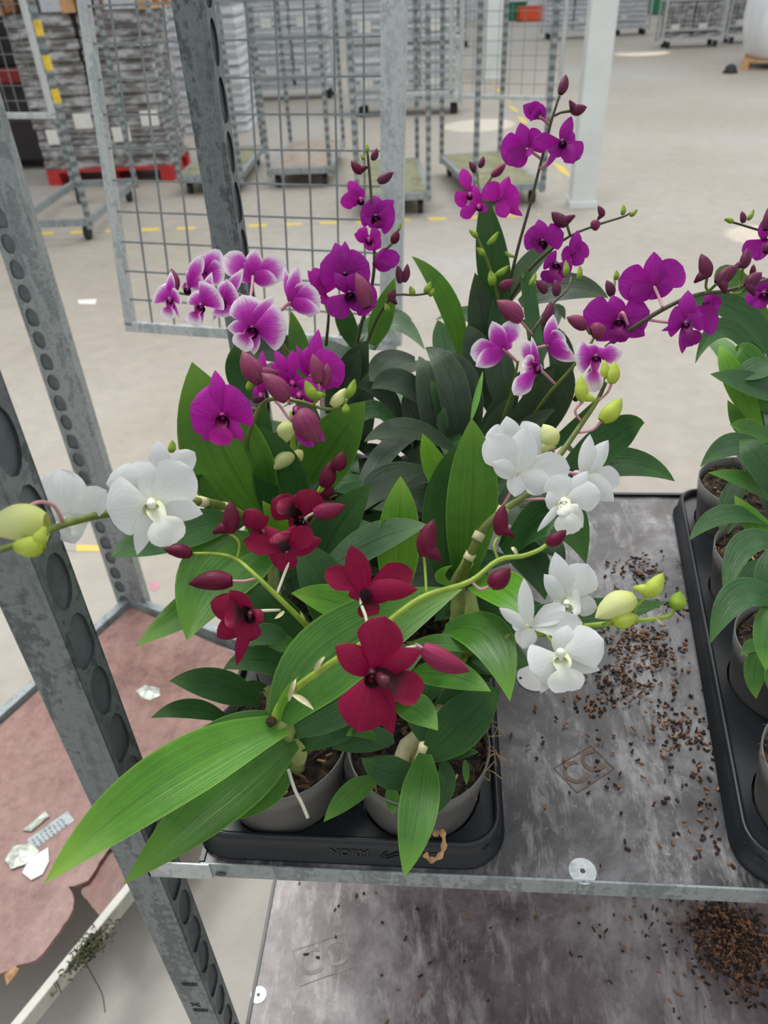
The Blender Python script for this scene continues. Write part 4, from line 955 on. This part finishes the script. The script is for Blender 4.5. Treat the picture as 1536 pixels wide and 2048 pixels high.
stem(p, [(1000, 1280, 59), (1060, 1270, 56), (1120, 1258, 55), (1200, 1249, 54), (1260, 1243, 53.5), (1310, 1238, 53), (1338, 1232, 53), (1348, 1220, 53)], 15, 7, 'stem_green')
leaf(p, (1312, 1238, 52.8), (1318, 1232, 52.6), (1322, 1225, 52.5), 6, 'sheath', .2, .3, 'bract'); leaf(p, (1312, 1238, 52.8), (1320, 1243, 52.6), (1326, 1250, 52.5), 6, 'sheath', .2, .3, 'bract')
flower(p, 'W', (1122, 1310), 52, [('p', 1208, 1280, 88, .8), ('p', 1060, 1340, 88, .8), ('s', 1136, 1250, 50, 0), ('s', 1200, 1341, 42, -.2), ('s', 1081, 1387, 32, .3), ('l', 1136, 1382, 72, 1.2)], ped=[(1104, 1285, 53.5), (1090, 1264, 54.6)], label='white flower facing the camera low at the right', col='stem_green')
q = MB(); cc = W(1121, 1306, .506); tc = (EYE - cc).normalized(); q.tube([cc - tc * .004, cc + tc * .004, cc + tc * .008], [.0024, .0035, .0015], 10); mk('column', q, 'core_W', [o for o in p.children if o.name.startswith('flower') and o.get('label', '').startswith('white flower facing')][0], smooth=True)
flower(p, 'W', (1134, 1205), 55, [('p', 1176, 1128, 78, .4), ('s', 1110, 1104, 48, .2), ('s', 1088, 1148, 38, .2), ('p', 1195, 1215, 46, .3), ('l', 1160, 1205, 52, .8), ('s', 1105, 1205, 40, 0)], True, [(1150, 1225, 55), (1165, 1250, 54.6)], col='stem_olive')
flower(p, 'W', (1055, 1255), 53.5, [('p', 1165, 1245, 54, .3), ('p', 1130, 1212, 44, 0), ('s', 1048, 1156, 32, .2), ('s', 998, 1216, 26, .2), ('s', 1047, 1298, 44, .2), ('p', 1025, 1240, 34, 0)], False)
flower(p, 'W', (1036, 948), 56, [('p', 975, 872, 74, .1), ('p', 1140, 935, 74, .2), ('s', 1052, 852, 62, .7), ('s', 1112, 978, 50, .6), ('s', 984, 926, 40, .4), ('s', 1030, 994, 40, .3), ('p', 1090, 985, 40, .1)], False, [(1026, 975, 56), (1010, 1005, 57), (998, 1020, 58)], 'large white flower seen from behind')
flower(p, 'W', (1025, 895), 59, [('p', 965, 885, 84, .1), ('s', 1013, 832, 46, .2), ('p', 1090, 862, 76, .2)], True)
flower(p, 'W', (1168, 950), 58, [('s', 1180, 868, 32, .4), ('s', 1217, 880, 40, .4), ('p', 1240, 965, 58, .3), ('s', 1228, 1003, 46, .5), ('p', 1205, 935, 60, 0), ('s', 1150, 962, 36, .3)], False, [(1130, 945, 58), (1098, 950, 59)])
flower(p, 'W', (1128, 1000), 55, [('p', 1108, 950, 60, .4), ('p', 1202, 985, 66, .5), ('s', 1176, 942, 34, .1), ('s', 1074, 1064, 16, .3), ('l', 1140, 1068, 54, .9), ('s', 1166, 1056, 36, .1), ('p', 1090, 1000, 46, .2), ('l', 1140, 1030, 44, 1.3)], True, [(1110, 1002, 56.5), (1085, 998, 57.5), (1052, 1000, 59)])
buds(p, '''
1106 892 1086 848 40 59 bud_W 1 stem_pink 1108 912 60 1112 930 61
1166 803 1162 751 28 62.5 bud_G -1 stem_pink 1150 822 62.8 1162 842 63
1207 758 1209 719 19 62.5 bud_G 0 stem_dark 1204 780 62.8 1194 802 63
1223 767 1228 722 26 62.3 bud_G 0 stem_pink 1215 785 62.6 1196 802 63
1203 842 1244 796 36 62 bud_G 0 stem_pink 1185 860 62.5 1152 866 63
1268 1196 1190 1236 54 52.8 bud_W 0
1224 1242 1277 1232 36 52.6 bud_G 1 stem_green 1205 1248 53.5
1292 1192 1326 1146 34 52.3 bud_G 1 stem_green 1275 1212 52.8 1264 1230 53.3
1349 1218 1361 1182 34 52.5 bud_L 0
''')
# ---- third row left
p = PL[4]
leaves(p, '''
590 1010 78 660 900 75 731 802 71 112 2 .3 .14
540 970 76 555 910 74 600 870 72 80 3 .4
500 800 78 480 740 77 470 690 76 60 3 .1
500 1000 76 505 900 74 530 800 72 90 3 .1
620 780 80 600 700 79 583 622 78 42 2 .1
650 760 82 560 700 80 470 720 78 60 4 .4
''')
stem(p, [(578, 990, 76), (584, 930, 73), (586, 890, 71), (584, 850, 70), (582, 822, 70)], 14, 7, 'stem_green')
buds(p, '''
574 845 572 886 36 69 bud_W 0
588 905 542 940 36 69.5 bud_W 0 stem_white 566 895 70 583 925 73
600 900 590 935 24 71 bud_W 0
''')
stem(p, [(510, 960, 74), (494, 900, 68), (500, 860, 65), (520, 815, 64), (545, 798, 63), (600, 803, 62), (650, 818, 62), (690, 816, 62)], 11, 6, 'stem_olive')
flower(p, 'M', (445, 830), 61, [('p', 380, 812, 102, .5), ('p', 497, 800, 96, .6), ('s', 430, 740, 38, .1), ('s', 405, 882, 40, 0), ('s', 487, 882, 30, .2), ('l', 441, 890, 46, 1)], True, [(480, 815, 62), (512, 818, 63.5)], 'bright magenta flower facing the camera')
flower(p, 'M', (622, 752), 67, [('p', 628, 690, 56, .2), ('p', 690, 730, 78, .4), ('s', 637, 658, 32, .1), ('p', 668, 705, 66, .3), ('s', 680, 765, 42, .2), ('s', 596, 710, 26, .2), ('s', 592, 690, 16, .5)], True)
flower(p, 'M', (585, 765), 65, [('s', 549, 700, 28, .2), ('s', 540, 725, 26, .2), ('p', 586, 700, 26, .5), ('p', 646, 780, 44, .3), ('p', 590, 745, 34, .4)], True)
flower(p, 'M', (522, 790), 66, [('s', 525, 700, 22, .1), ('p', 505, 790, 36, .2), ('p', 535, 740, 32, .2), ('l', 520, 802, 26, .3)], True)
flower(p, 'M', (598, 790), 63.5, [('p', 640, 780, 42, .2), ('p', 640, 798, 30, .4), ('s', 565, 775, 20, .2)], True)
f = flower(p, 'M', (592, 818), 60.5, [('p', 625, 895, 46, .1), ('s', 650, 884, 30, .2), ('s', 628, 892, 22, .6)], True, [(582, 840, 61), (560, 812, 62), (550, 802, 63)], 'half opened magenta bud with striped petals')
buds(f, '')
bud(f, (600, 822), (637, 886), 56, 60.2, 'bud_M', 0)
buds(p, '''
524 764 484 702 44 62 bud_M -1
574 800 523 746 42 61 bud_M 0 stem_pink 580 808 61.5
637 766 625 707 30 61 bud_M 0 stem_pink 640 790 61.5 646 815 62
646 772 655 726 24 61.6 bud_M 0
634 800 610 760 24 60.8 bud_L -1 stem_green 625 812 61.6
695 795 710 757 19 61 bud_L 0 stem_green 688 812 61.6
664 812 692 776 26 61.5 bud_W 0
690 828 692 806 16 61 bud_L 0
500 782 496 762 16 63 bud_L 0
505 800 525 796 16 63 bud_D 0
''')
# pink and white blooms above, own stem
stem(p, [(600, 880, 82), (590, 740, 78), (566, 690, 75.5), (540, 635, 74), (505, 600, 74), (450, 585, 74), (400, 590, 73), (350, 585, 73)], 11, 6, 'stem_olive')
flower(p, 'P', (505, 655), 70, [('p', 483, 590, 72, .4), ('p', 575, 655, 92, .6), ('s', 548, 590, 32, .1), ('s', 453, 656, 34, 0), ('s', 508, 710, 28, .2), ('l', 478, 696, 44, 1)], True, [(520, 640, 72), (540, 636, 73.5)], 'pink flower with white edge and purple throat facing the camera')
flower(p, 'P', (506, 552), 76, [('p', 447, 512, 54, .1), ('p', 572, 530, 56, .1), ('s', 510, 497, 38, .6), ('s', 556, 563, 34, .5), ('s', 470, 545, 34, .2)], False, [(504, 575, 75), (500, 600, 74)], 'pink and white flower seen from behind')
flower(p, 'P', (582, 603), 73, [('p', 642, 600, 66, .1), ('s', 596, 530, 30, .6), ('s', 641, 625, 32, .5), ('s', 568, 532, 18, 0), ('p', 620, 568, 34, 0)], False, [(565, 618, 73.5), (548, 640, 74)])
flower(p, 'P', (340, 598), 70, [('p', 316, 575, 64, .3), ('p', 360, 590, 36, .6), ('s', 342, 542, 18, .1), ('s', 360, 638, 9, .1), ('l', 334, 638, 30, .6)], True)
flower(p, 'P', (402, 610), 69, [('p', 436, 580, 72, .5), ('p', 384, 585, 44, .2), ('s', 424, 544, 22, .2), ('s', 404, 650, 10, .1), ('l', 380, 648, 32, .8)], True)
flower(p, 'P', (444, 602), 71, [('p', 478, 590, 74, .5), ('p', 455, 560, 30, .1), ('s', 487, 538, 26, .2), ('s', 424, 646, 9, .1), ('p', 450, 635, 50, .4)], True)
flower(p, 'P', (375, 575), 73, [('p', 404, 510, 30, .5), ('s', 363, 574, 20, .2), ('p', 400, 545, 44, 0)], True)
flower(p, 'P', (408, 548), 74, [('p', 440, 500, 38, .2), ('p', 420, 505, 34, .1), ('s', 375, 580, 44, 0), ('p', 450, 545, 52, -.2)], False)
buds(p, '''
352 580 342 536 20 72 bud_M 0
''')
# ---- third row right
p = PL[5]
leaves(p, '''
1110 965 76 1240 925 74 1350 963 72 60 3 .4
1100 985 76 1220 880 73 1289 846 70 74 3 .35
1090 900 76 1130 870 75 1190 800 73 24 3 .3
1000 930 78 1055 830 75 1110 735 71 60 4 .1
1030 920 78 1100 790 75 1140 725 72 92 4 .1
960 920 80 1000 830 77 1040 742 74 56 4 .1
970 940 79 990 860 77 1030 790 75 50 4 .1
1000 900 76 1060 850 74 1110 818 72 34 4 .3
1090 880 78 1060 600 80 1045 560 80 30 3 .1
915 905 80 820 858 76 727 884 73 46 4 .5 .1
890 960 80 780 960 77 716 1032 73 70 4 .45 .1
880 930 79 830 990 76 744 1018 74 60 4 .45
905 1040 74 860 1000 73 800 1010 72 70 4 .4
1000 1040 75 1080 1010 74 1150 1060 73 80 4 .4
1000 1080 74 1060 1120 73 1090 1200 72 70 3 .4
940 1010 77 900 960 77 870 900 77 80 4 .2
''')
cane(p, [(960, 1100, 80), (965, 1040, 79), (975, 980, 78)], 22, 18)
flower(p, 'P', (1005, 697), 67, [('p', 940, 708, 54, .1), ('p', 1030, 642, 44, .1), ('s', 984, 642, 36, .5), ('s', 951, 733, 38, .5), ('s', 1015, 672, 34, .2)], False, [(1022, 712, 67.5), (1034, 724, 68)], 'pale edged pink flower seen from behind')
flower(p, 'P', (1075, 735), 66, [('p', 1045, 680, 34, .3), ('p', 1027, 790, 40, .4), ('s', 1063, 672, 14, .6), ('l', 1048, 718, 30, .6), ('p', 1050, 740, 42, .2), ('s', 1086, 735, 14, 0)], True, [(1092, 750, 67), (1110, 768, 68)])
flower(p, 'P', (1098, 690), 68, [('s', 1107, 628, 28, .3), ('p', 1128, 668, 40, .2), ('s', 1152, 722, 32, .3), ('s', 1140, 700, 34, .5)], False, [(1082, 694, 68.5), (1064, 698, 69)])
flower(p, 'P', (1192, 712), 64, [('p', 1150, 715, 66, .3), ('p', 1246, 705, 42, .3), ('p', 1190, 690, 44, 0), ('l', 1185, 784, 38, .7), ('s', 1170, 690, 30, .1)], True, [(1185, 715, 66)])
stem(p, [(1005, 840, 74), (1022, 790, 71), (1030, 755, 69), (1036, 722, 68)], 7, 5, 'stem_olive')
stem(p, [(1060, 840, 76), (1100, 785, 71), (1140, 740, 69), (1180, 690, 68), (1200, 640, 69), (1225, 590, 70), (1230, 550, 71)], 7, 5, 'stem_olive')
stem(p, [(1050, 720, 74), (1064, 668, 72), (1085, 635, 72), (1108, 605, 73), (1135, 578, 74), (1142, 555, 75)], 7, 5, 'stem_dark')
stem(p, [(1150, 800, 74), (1195, 720, 70), (1222, 687, 68), (1290, 640, 66), (1350, 606, 65), (1400, 588, 65), (1460, 580, 66), (1560, 552, 67)], 11, 7, 'stem_dark')
buds(p, '''
1042 642 993 601 38 67 bud_M 0 stem_pink 1052 655 68 1064 668 71
1092 586 1072 560 18 72 bud_D 0
1113 592 1110 558 19 72 bud_D 0
1090 650 1102 602 24 71 bud_D 0
1060 572 1072 545 12 74 bud_L 0
1172 655 1133 634 28 66.5 bud_M 0 stem_olive 1180 668 67.5
1182 664 1213 656 36 65 bud_M 0
1224 592 1213 560 20 69 bud_D 0
1246 585 1268 570 18 69 bud_L 0
1232 560 1233 540 11 70 bud_L 0
1157 560 1160 530 12 74 bud_L 0
1131 552 1131 520 13 74 bud_L 0
1414 556 1402 507 28 64.5 bud_D 1 stem_olive 1412 575 65 1420 586 65
1434 567 1477 531 30 64 bud_D -1 stem_olive 1420 580 64.8 1408 588 65
1486 536 1494 496 22 65.5 bud_D 1 stem_olive 1482 560 66 1478 578 66
1492 574 1524 545 28 65 bud_D -1 stem_olive 1482 586 65.8 1455 588 66
1503 552 1507 528 12 66 bud_D 0
''')
flower(p, 'D', (1308, 573), 66, [('p', 1236, 560, 72, .1), ('p', 1366, 532, 66, .1), ('s', 1308, 503, 42, .6), ('s', 1346, 578, 40, .5), ('s', 1258, 590, 44, .5), ('s', 1300, 600, 40, 0)], False, [(1318, 595, 65.5), (1325, 615, 65)], 'purple flower seen from behind on the long arching spray')
flower(p, 'D', (1238, 640), 67, [('p', 1166, 622, 72, .3), ('p', 1300, 622, 76, .4), ('s', 1225, 590, 38, 0), ('s', 1192, 682, 40, 0), ('s', 1290, 672, 40, .1), ('l', 1235, 684, 44, .8)], True, [(1245, 625, 65.5), (1256, 650, 66)], 'purple flower facing the camera below the arching stem')
flower(p, 'D', (1372, 645), 64, [('p', 1336, 642, 62, .3), ('p', 1406, 630, 56, .4), ('s', 1376, 580, 36, .1), ('s', 1364, 708, 20, .2), ('l', 1388, 690, 38, .8), ('s', 1322, 662, 12, -.2)], True, [(1340, 645, 65), (1296, 640, 66)], 'purple flower facing sideways under the arching stem')
flower(p, 'D', (1412, 608), 66, [('p', 1438, 618, 46, .1), ('s', 1422, 672, 38, .2), ('s', 1432, 588, 26, .3), ('p', 1405, 630, 40, 0)], False)
# ---- back row left: dense spike
p = PL[6]
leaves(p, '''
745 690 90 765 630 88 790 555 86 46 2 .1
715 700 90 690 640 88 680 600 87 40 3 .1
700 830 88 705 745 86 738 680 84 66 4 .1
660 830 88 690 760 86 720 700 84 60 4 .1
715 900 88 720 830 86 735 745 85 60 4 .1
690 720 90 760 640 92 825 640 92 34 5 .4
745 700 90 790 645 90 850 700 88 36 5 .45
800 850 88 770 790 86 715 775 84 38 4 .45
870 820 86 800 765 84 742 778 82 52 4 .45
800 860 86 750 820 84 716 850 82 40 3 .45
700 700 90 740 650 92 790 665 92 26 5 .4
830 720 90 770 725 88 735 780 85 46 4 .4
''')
stem(p, [(712, 700, 88), (722, 650, 86), (738, 600, 84), (748, 540, 82), (748, 480, 81), (744, 420, 80), (740, 360, 79), (735, 305, 78)], 8, 5, 'stem_dark')
stem(p, [(728, 705, 88), (748, 650, 86), (770, 610, 84), (790, 590, 83), (830, 590, 82), (862, 586, 82)], 7, 4, 'stem_dark')
stem(p, [(652, 690, 88), (656, 650, 85), (658, 618, 83)], 7, 5, 'stem_dark')
flower(p, 'D', (752, 432), 80, [('p', 720, 425, 52, .2), ('p', 790, 442, 60, .3), ('s', 748, 390, 42, .1), ('s', 788, 400, 30, 0), ('s', 740, 456, 40, .2), ('l', 760, 456, 22, .5)], True)
flower(p, 'M', (722, 398), 80, [('p', 697, 362, 26, .2), ('p', 680, 405, 32, .2), ('s', 718, 372, 20, .4), ('s', 688, 392, 34, 0)], True)
flower(p, 'M', (738, 478), 79, [('p', 715, 460, 30, .2), ('p', 760, 462, 28, .4), ('s', 762, 495, 32, .1), ('s', 708, 468, 24, .4), ('s', 740, 502, 24, .3)], True)
flower(p, 'D', (750, 527), 79, [('p', 800, 512, 38, .2), ('s', 785, 535, 26, .4), ('s', 770, 495, 14, .1)], False)
flower(p, 'D', (690, 548), 76, [('p', 640, 528, 72, .3), ('p', 738, 525, 76, .3), ('s', 670, 485, 42, .1), ('s', 690, 482, 28, .3), ('p', 712, 510, 60, .5), ('l', 692, 580, 40, .6), ('s', 742, 575, 40, 0)], True, label='cluster flower of deep purple with broad petals')
flower(p, 'D', (700, 585), 75, [('p', 662, 632, 54, .3), ('p', 752, 612, 66, .2), ('s', 668, 545, 26, .4), ('s', 735, 620, 44, .3), ('s', 715, 545, 40, .6)], True)
flower(p, 'M', (648, 590), 78, [('s', 615, 540, 22, .2), ('p', 628, 535, 32, .4), ('p', 662, 545, 44, .1), ('s', 650, 610, 22, .2)], False, [(652, 610, 80), (657, 628, 82)])
buds(p, '''
745 320 754 296 15 78 bud_D 0
724 346 702 321 19 78 bud_R -1
756 364 787 344 19 78 bud_D 0
785 486 796 460 18 79 bud_R 0 stem_olive 770 500 80 750 512 81
800 566 795 530 17 81 bud_D 0
808 564 815 527 16 81 bud_D 0
780 602 790 578 18 81 bud_D -1
850 586 862 562 14 81 bud_L 0
858 592 869 576 11 81 bud_L 0
826 592 820 572 13 81 bud_L 0
733 305 734 288 9 78 bud_L 0
728 320 722 308 9 78 bud_L 0
776 625 770 606 12 82 bud_L 0
796 462 802 445 7 79 bud_L 0
735 615 712 545 34 74 bud_M 0
''')
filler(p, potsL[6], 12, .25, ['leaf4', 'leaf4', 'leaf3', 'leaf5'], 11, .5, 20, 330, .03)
# ---- back row right: tall thin spikes
p = PL[7]
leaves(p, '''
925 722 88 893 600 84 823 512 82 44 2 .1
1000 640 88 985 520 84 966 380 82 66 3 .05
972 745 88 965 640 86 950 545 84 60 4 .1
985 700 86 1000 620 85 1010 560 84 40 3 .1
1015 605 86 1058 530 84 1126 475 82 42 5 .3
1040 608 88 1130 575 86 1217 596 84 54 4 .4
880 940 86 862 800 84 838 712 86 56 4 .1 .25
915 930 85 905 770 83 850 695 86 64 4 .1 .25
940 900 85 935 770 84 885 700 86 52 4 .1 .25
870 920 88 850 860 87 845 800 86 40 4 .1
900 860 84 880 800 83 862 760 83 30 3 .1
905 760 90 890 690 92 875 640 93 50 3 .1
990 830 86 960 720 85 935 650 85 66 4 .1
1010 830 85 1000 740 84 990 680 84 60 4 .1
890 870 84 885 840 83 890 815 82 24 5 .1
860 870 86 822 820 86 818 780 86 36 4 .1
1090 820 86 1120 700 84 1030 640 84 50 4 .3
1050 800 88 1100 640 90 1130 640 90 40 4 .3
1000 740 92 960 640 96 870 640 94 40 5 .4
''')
stem(p, [(995, 700, 88), (1012, 600, 85), (1035, 500, 82), (1060, 410, 80), (1083, 320, 78), (1102, 245, 76), (1120, 188, 75)], 7, 5, 'stem_dark')
stem(p, [(1005, 640, 86), (990, 570, 83), (968, 505, 81), (948, 465, 80)], 7, 5, 'stem_olive')
stem(p, [(1000, 610, 87), (985, 560, 86), (960, 400, 84), (955, 345, 84)], 5, 4, 'stem_olive')
stem(p, [(1020, 600, 86), (1050, 550, 84), (1090, 510, 82), (1140, 472, 80), (1200, 448, 79), (1245, 434, 79), (1262, 425, 79)], 7, 4, 'stem_dark')
leaf(p, (943, 838, 60), (955, 790, 61), (966, 742, 62), 13, 'leaf1', .1, .3, 'new_shoot'); stem(p, [(943, 838, 60.3), (952, 800, 61), (955, 780, 61.3)], 6, 4, 'stem_dark')
flower(p, 'D', (1052, 297), 77, [('p', 1000, 300, 62, .2), ('p', 1088, 272, 54, .2), ('s', 1040, 245, 34, .5), ('s', 1016, 328, 46, .3), ('s', 1060, 312, 24, .5)], False, [(1065, 305, 77), (1082, 318, 78)], 'purple flower with round petals left of the tall stem')
flower(p, 'D', (1125, 282), 76, [('s', 1143, 232, 26, .2), ('p', 1160, 318, 50, .2), ('p', 1150, 268, 40, .3), ('p', 1066, 282, 32, .6), ('s', 1148, 328, 32, .5), ('p', 1100, 310, 36, .1), ('s', 1092, 336, 14, 0)], True, [(1100, 320, 77), (1080, 338, 78)])
flower(p, 'D', (1078, 232), 76, [('s', 1046, 210, 30, .2), ('p', 1060, 206, 30, .3), ('s', 1082, 206, 26, .4), ('s', 1092, 222, 24, .2), ('p', 1065, 222, 34, .5)], False, [(1092, 243, 76.5), (1098, 252, 77)])
flower(p, 'M', (1000, 402), 79, [('p', 970, 370, 44, .2), ('p', 1040, 392, 54, .3), ('s', 1018, 352, 28, .3), ('s', 1012, 436, 32, .4), ('s', 1046, 432, 18, .3)], False)
flower(p, 'M', (940, 388), 80, [('p', 924, 337, 28, .3), ('p', 910, 405, 36, .2), ('s', 945, 370, 16, .4)], True)
flower(p, 'M', (958, 412), 79, [('s', 948, 368, 18, .3), ('p', 920, 432, 28, .3), ('p', 938, 410, 26, .2), ('s', 975, 420, 18, 0)], True)
flower(p, 'D', (1085, 482), 79, [('p', 1048, 472, 50, .2), ('p', 1128, 466, 54, .3), ('s', 1077, 438, 32, .1), ('l', 1068, 496, 34, .4)], True)
flower(p, 'D', (1112, 528), 79, [('p', 1092, 515, 44, .2), ('p', 1142, 545, 42, .3), ('l', 1098, 566, 44, .6), ('s', 1120, 560, 30, 0)], True)
flower(p, 'D', (1148, 510), 79, [('s', 1155, 460, 26, .1), ('p', 1176, 492, 38, .3), ('p', 1122, 510, 36, .2), ('s', 1166, 528, 30, .4)], False)
buds(p, '''
1121 188 1132 148 20 75 bud_D 0
1142 222 1174 214 22 75.5 bud_D 1 stem_dark 1122 225 76 1108 232 76.3
950 345 938 322 13 84 bud_D 0
960 335 967 312 13 84 bud_D 0
984 352 1012 326 17 81 bud_M 0 stem_olive 968 378 82
1134 450 1103 424 26 78.5 bud_D -1 stem_olive 1140 470 79.5
1206 434 1196 411 14 78.5 bud_D 1
1182 452 1202 446 22 79 bud_M 0
1245 430 1247 409 11 78.5 bud_L 0
1260 432 1275 418 10 78.5 bud_L 0
955 475 938 460 12 80 bud_L 0
975 490 998 462 12 80.5 bud_L 0
970 512 952 495 13 80.5 bud_L 0
990 552 1020 530 13 82 bud_L 0
985 572 980 540 18 82 bud_L 0
1000 575 1028 560 22 83 bud_M 0
1010 505 1032 515 8 81 bud_L 0
''')
filler(p, potsL[7], 12, .24, ['leaf4', 'leaf4', 'leaf3', 'leaf5'], 21, .5, -20, 330, .03)
filler(PL[4], potsL[4], 9, .17, ['leaf3', 'leaf4', 'leaf2'], 31, .45, 30, 330, .032)
filler(PL[5], potsL[5], 12, .19, ['leaf4', 'leaf3'], 41, .45, 0, 360, .032)
filler(PL[3], potsL[3], 8, .13, ['leaf3', 'leaf3', 'leaf4'], 51, .3, -10, 190, .034)
filler(PL[2], potsL[2], 7, .13, ['leaf3', 'leaf3'], 61, .3, 0, 170, .034)
filler(PL[1], potsL[1], 4, .09, ['leaf3'], 71, .3, 30, 150, .025)
# ================================================================ RIGHT TRAY
rn = ['potted orchid nearest the camera in the right tray', 'foliage orchid second from the front in the right tray', 'foliage orchid third from the front in the right tray', 'foliage orchid at the far end of the right tray with purple blooms above']
PR = [potplant(tuple(potsR[2 * k]), rn[k]) for k in range(4)]
leaves(PR[3], '''
1550 720 78 1470 620 79 1355 605 79 52 3 .4
1560 700 80 1470 560 80 1430 575 80 40 2 .4
1545 650 82 1490 650 81 1462 664 81 34 2 .4
1560 800 78 1460 660 78 1390 728 76 40 3 .5
1520 860 77 1470 760 76 1440 690 77 46 1 .2
1570 790 76 1500 770 74 1420 748 73 56 3 .5
1530 820 77 1500 720 77 1470 700 78 50 2 .2
1560 720 77 1510 740 75 1480 760 74 50 3 .4
1540 600 80 1500 590 80 1450 600 80 26 2 .4
1490 870 77 1475 840 76 1455 800 75 30 2 .2
1550 880 74 1500 860 73 1460 850 72 40 2 .4
''')
leaves(PR[2], '''
1560 940 70 1480 890 69 1400 934 67 52 3 .5
1560 1010 68 1500 965 67 1415 945 67 36 2 .4
1560 1110 64 1510 1050 64 1468 990 64 44 1 .3
1500 940 70 1460 1000 69 1440 1065 68 40 3 .3
1560 1000 66 1520 920 66 1480 880 68 60 3 .4
1500 1050 70 1480 1020 69 1455 1070 68 40 3 .4
''')
leaves(PR[1], '''
1545 1050 64 1450 1030 63 1378 1082 61 42 3 .5
1570 1100 61 1490 1090 61 1448 1202 59 54 3 .45
1530 1120 63 1500 1150 62 1470 1190 61 40 3 .3
1560 1090 60 1540 1160 59 1545 1240 58 60 3 .3
1540 1200 60 1500 1180 60 1480 1170 59 40 2 .4
''')
leaves(PR[0], '''
1560 1215 57 1480 1190 57 1420 1288 56 64 3 .45
1560 1200 57 1535 1260 56 1532 1342 55 54 2 .2
1530 1295 58 1510 1340 57 1513 1398 57 42 2 .2
1535 1302 58 1505 1292 58 1481 1312 57 28 2 .4
1560 1300 57 1550 1350 56 1555 1400 56 40 2 .2
''')
filler(PR[3], potsR[6], 10, .2, ['leaf3', 'leaf2', 'leaf4'], 81, .6, -100, 130, .03, .12)
filler(PR[2], potsR[4], 9, .17, ['leaf3', 'leaf2', 'leaf4'], 82, .5, -90, 120, .03)
filler(PR[1], potsR[2], 7, .15, ['leaf3', 'leaf2'], 83, .45, -80, 110, .03)
filler(PR[0], potsR[0], 6, .13, ['leaf3', 'leaf2'], 84, .4, -80, 90, .03)
p = PR[3]
stem(p, [(1660, 600, 80), (1600, 500, 78), (1545, 470, 76), (1500, 455, 75), (1450, 440, 74)], 7, 4, 'stem_dark')
stem(p, [(1660, 700, 78), (1600, 600, 74), (1560, 570, 72)], 7, 6, 'stem_dark')
flower(p, 'D', (1528, 478), 75, [('p', 1486, 512, 40, .2), ('s', 1525, 440, 20, .2), ('p', 1512, 522, 32, .3), ('p', 1555, 500, 40, .1)], False)
flower(p, 'D', (1528, 585), 70, [('p', 1492, 605, 34, .2), ('p', 1510, 616, 36, .3), ('p', 1550, 560, 50, .1), ('s', 1520, 552, 30, .1), ('l', 1545, 600, 40, .4)], True)
buds(p, '''
1531 460 1540 410 22 74 bud_D 0
1487 446 1483 422 13 74 bud_D 0
1496 440 1508 418 10 74 bud_L 0
1466 444 1449 438 11 73.5 bud_L 0
1530 505 1545 478 20 74 bud_D 0
''')
# ================================================================ groups of repeated things
GR = {'potted_orchid': 'potted orchids in the two trays', 'plant_tray': 'black plastic plant trays', 'trolley_shelf': 'dark plywood shelves', 'plant_trolley': 'galvanised plant trolleys',
      'tray_stack': 'stacks of trays in the hall', 'loaded_trolley': 'loaded trolleys far behind', 'white_column': 'white columns', 'floor_tape': 'tape lines on the floor',
      'foil_scrap': 'scraps on the board and floor', 'pallet': 'pallets', 'crate': 'distant crates', 'bark_crumbs': 'bark crumbs on the shelves', 'dry_leaf': 'dry leaf shreds'}
for o in COL.objects:
    if o.parent is None and o.name.split('.')[0] in GR and 'label' in o.keys(): o['group'] = GR[o.name.split('.')[0]]
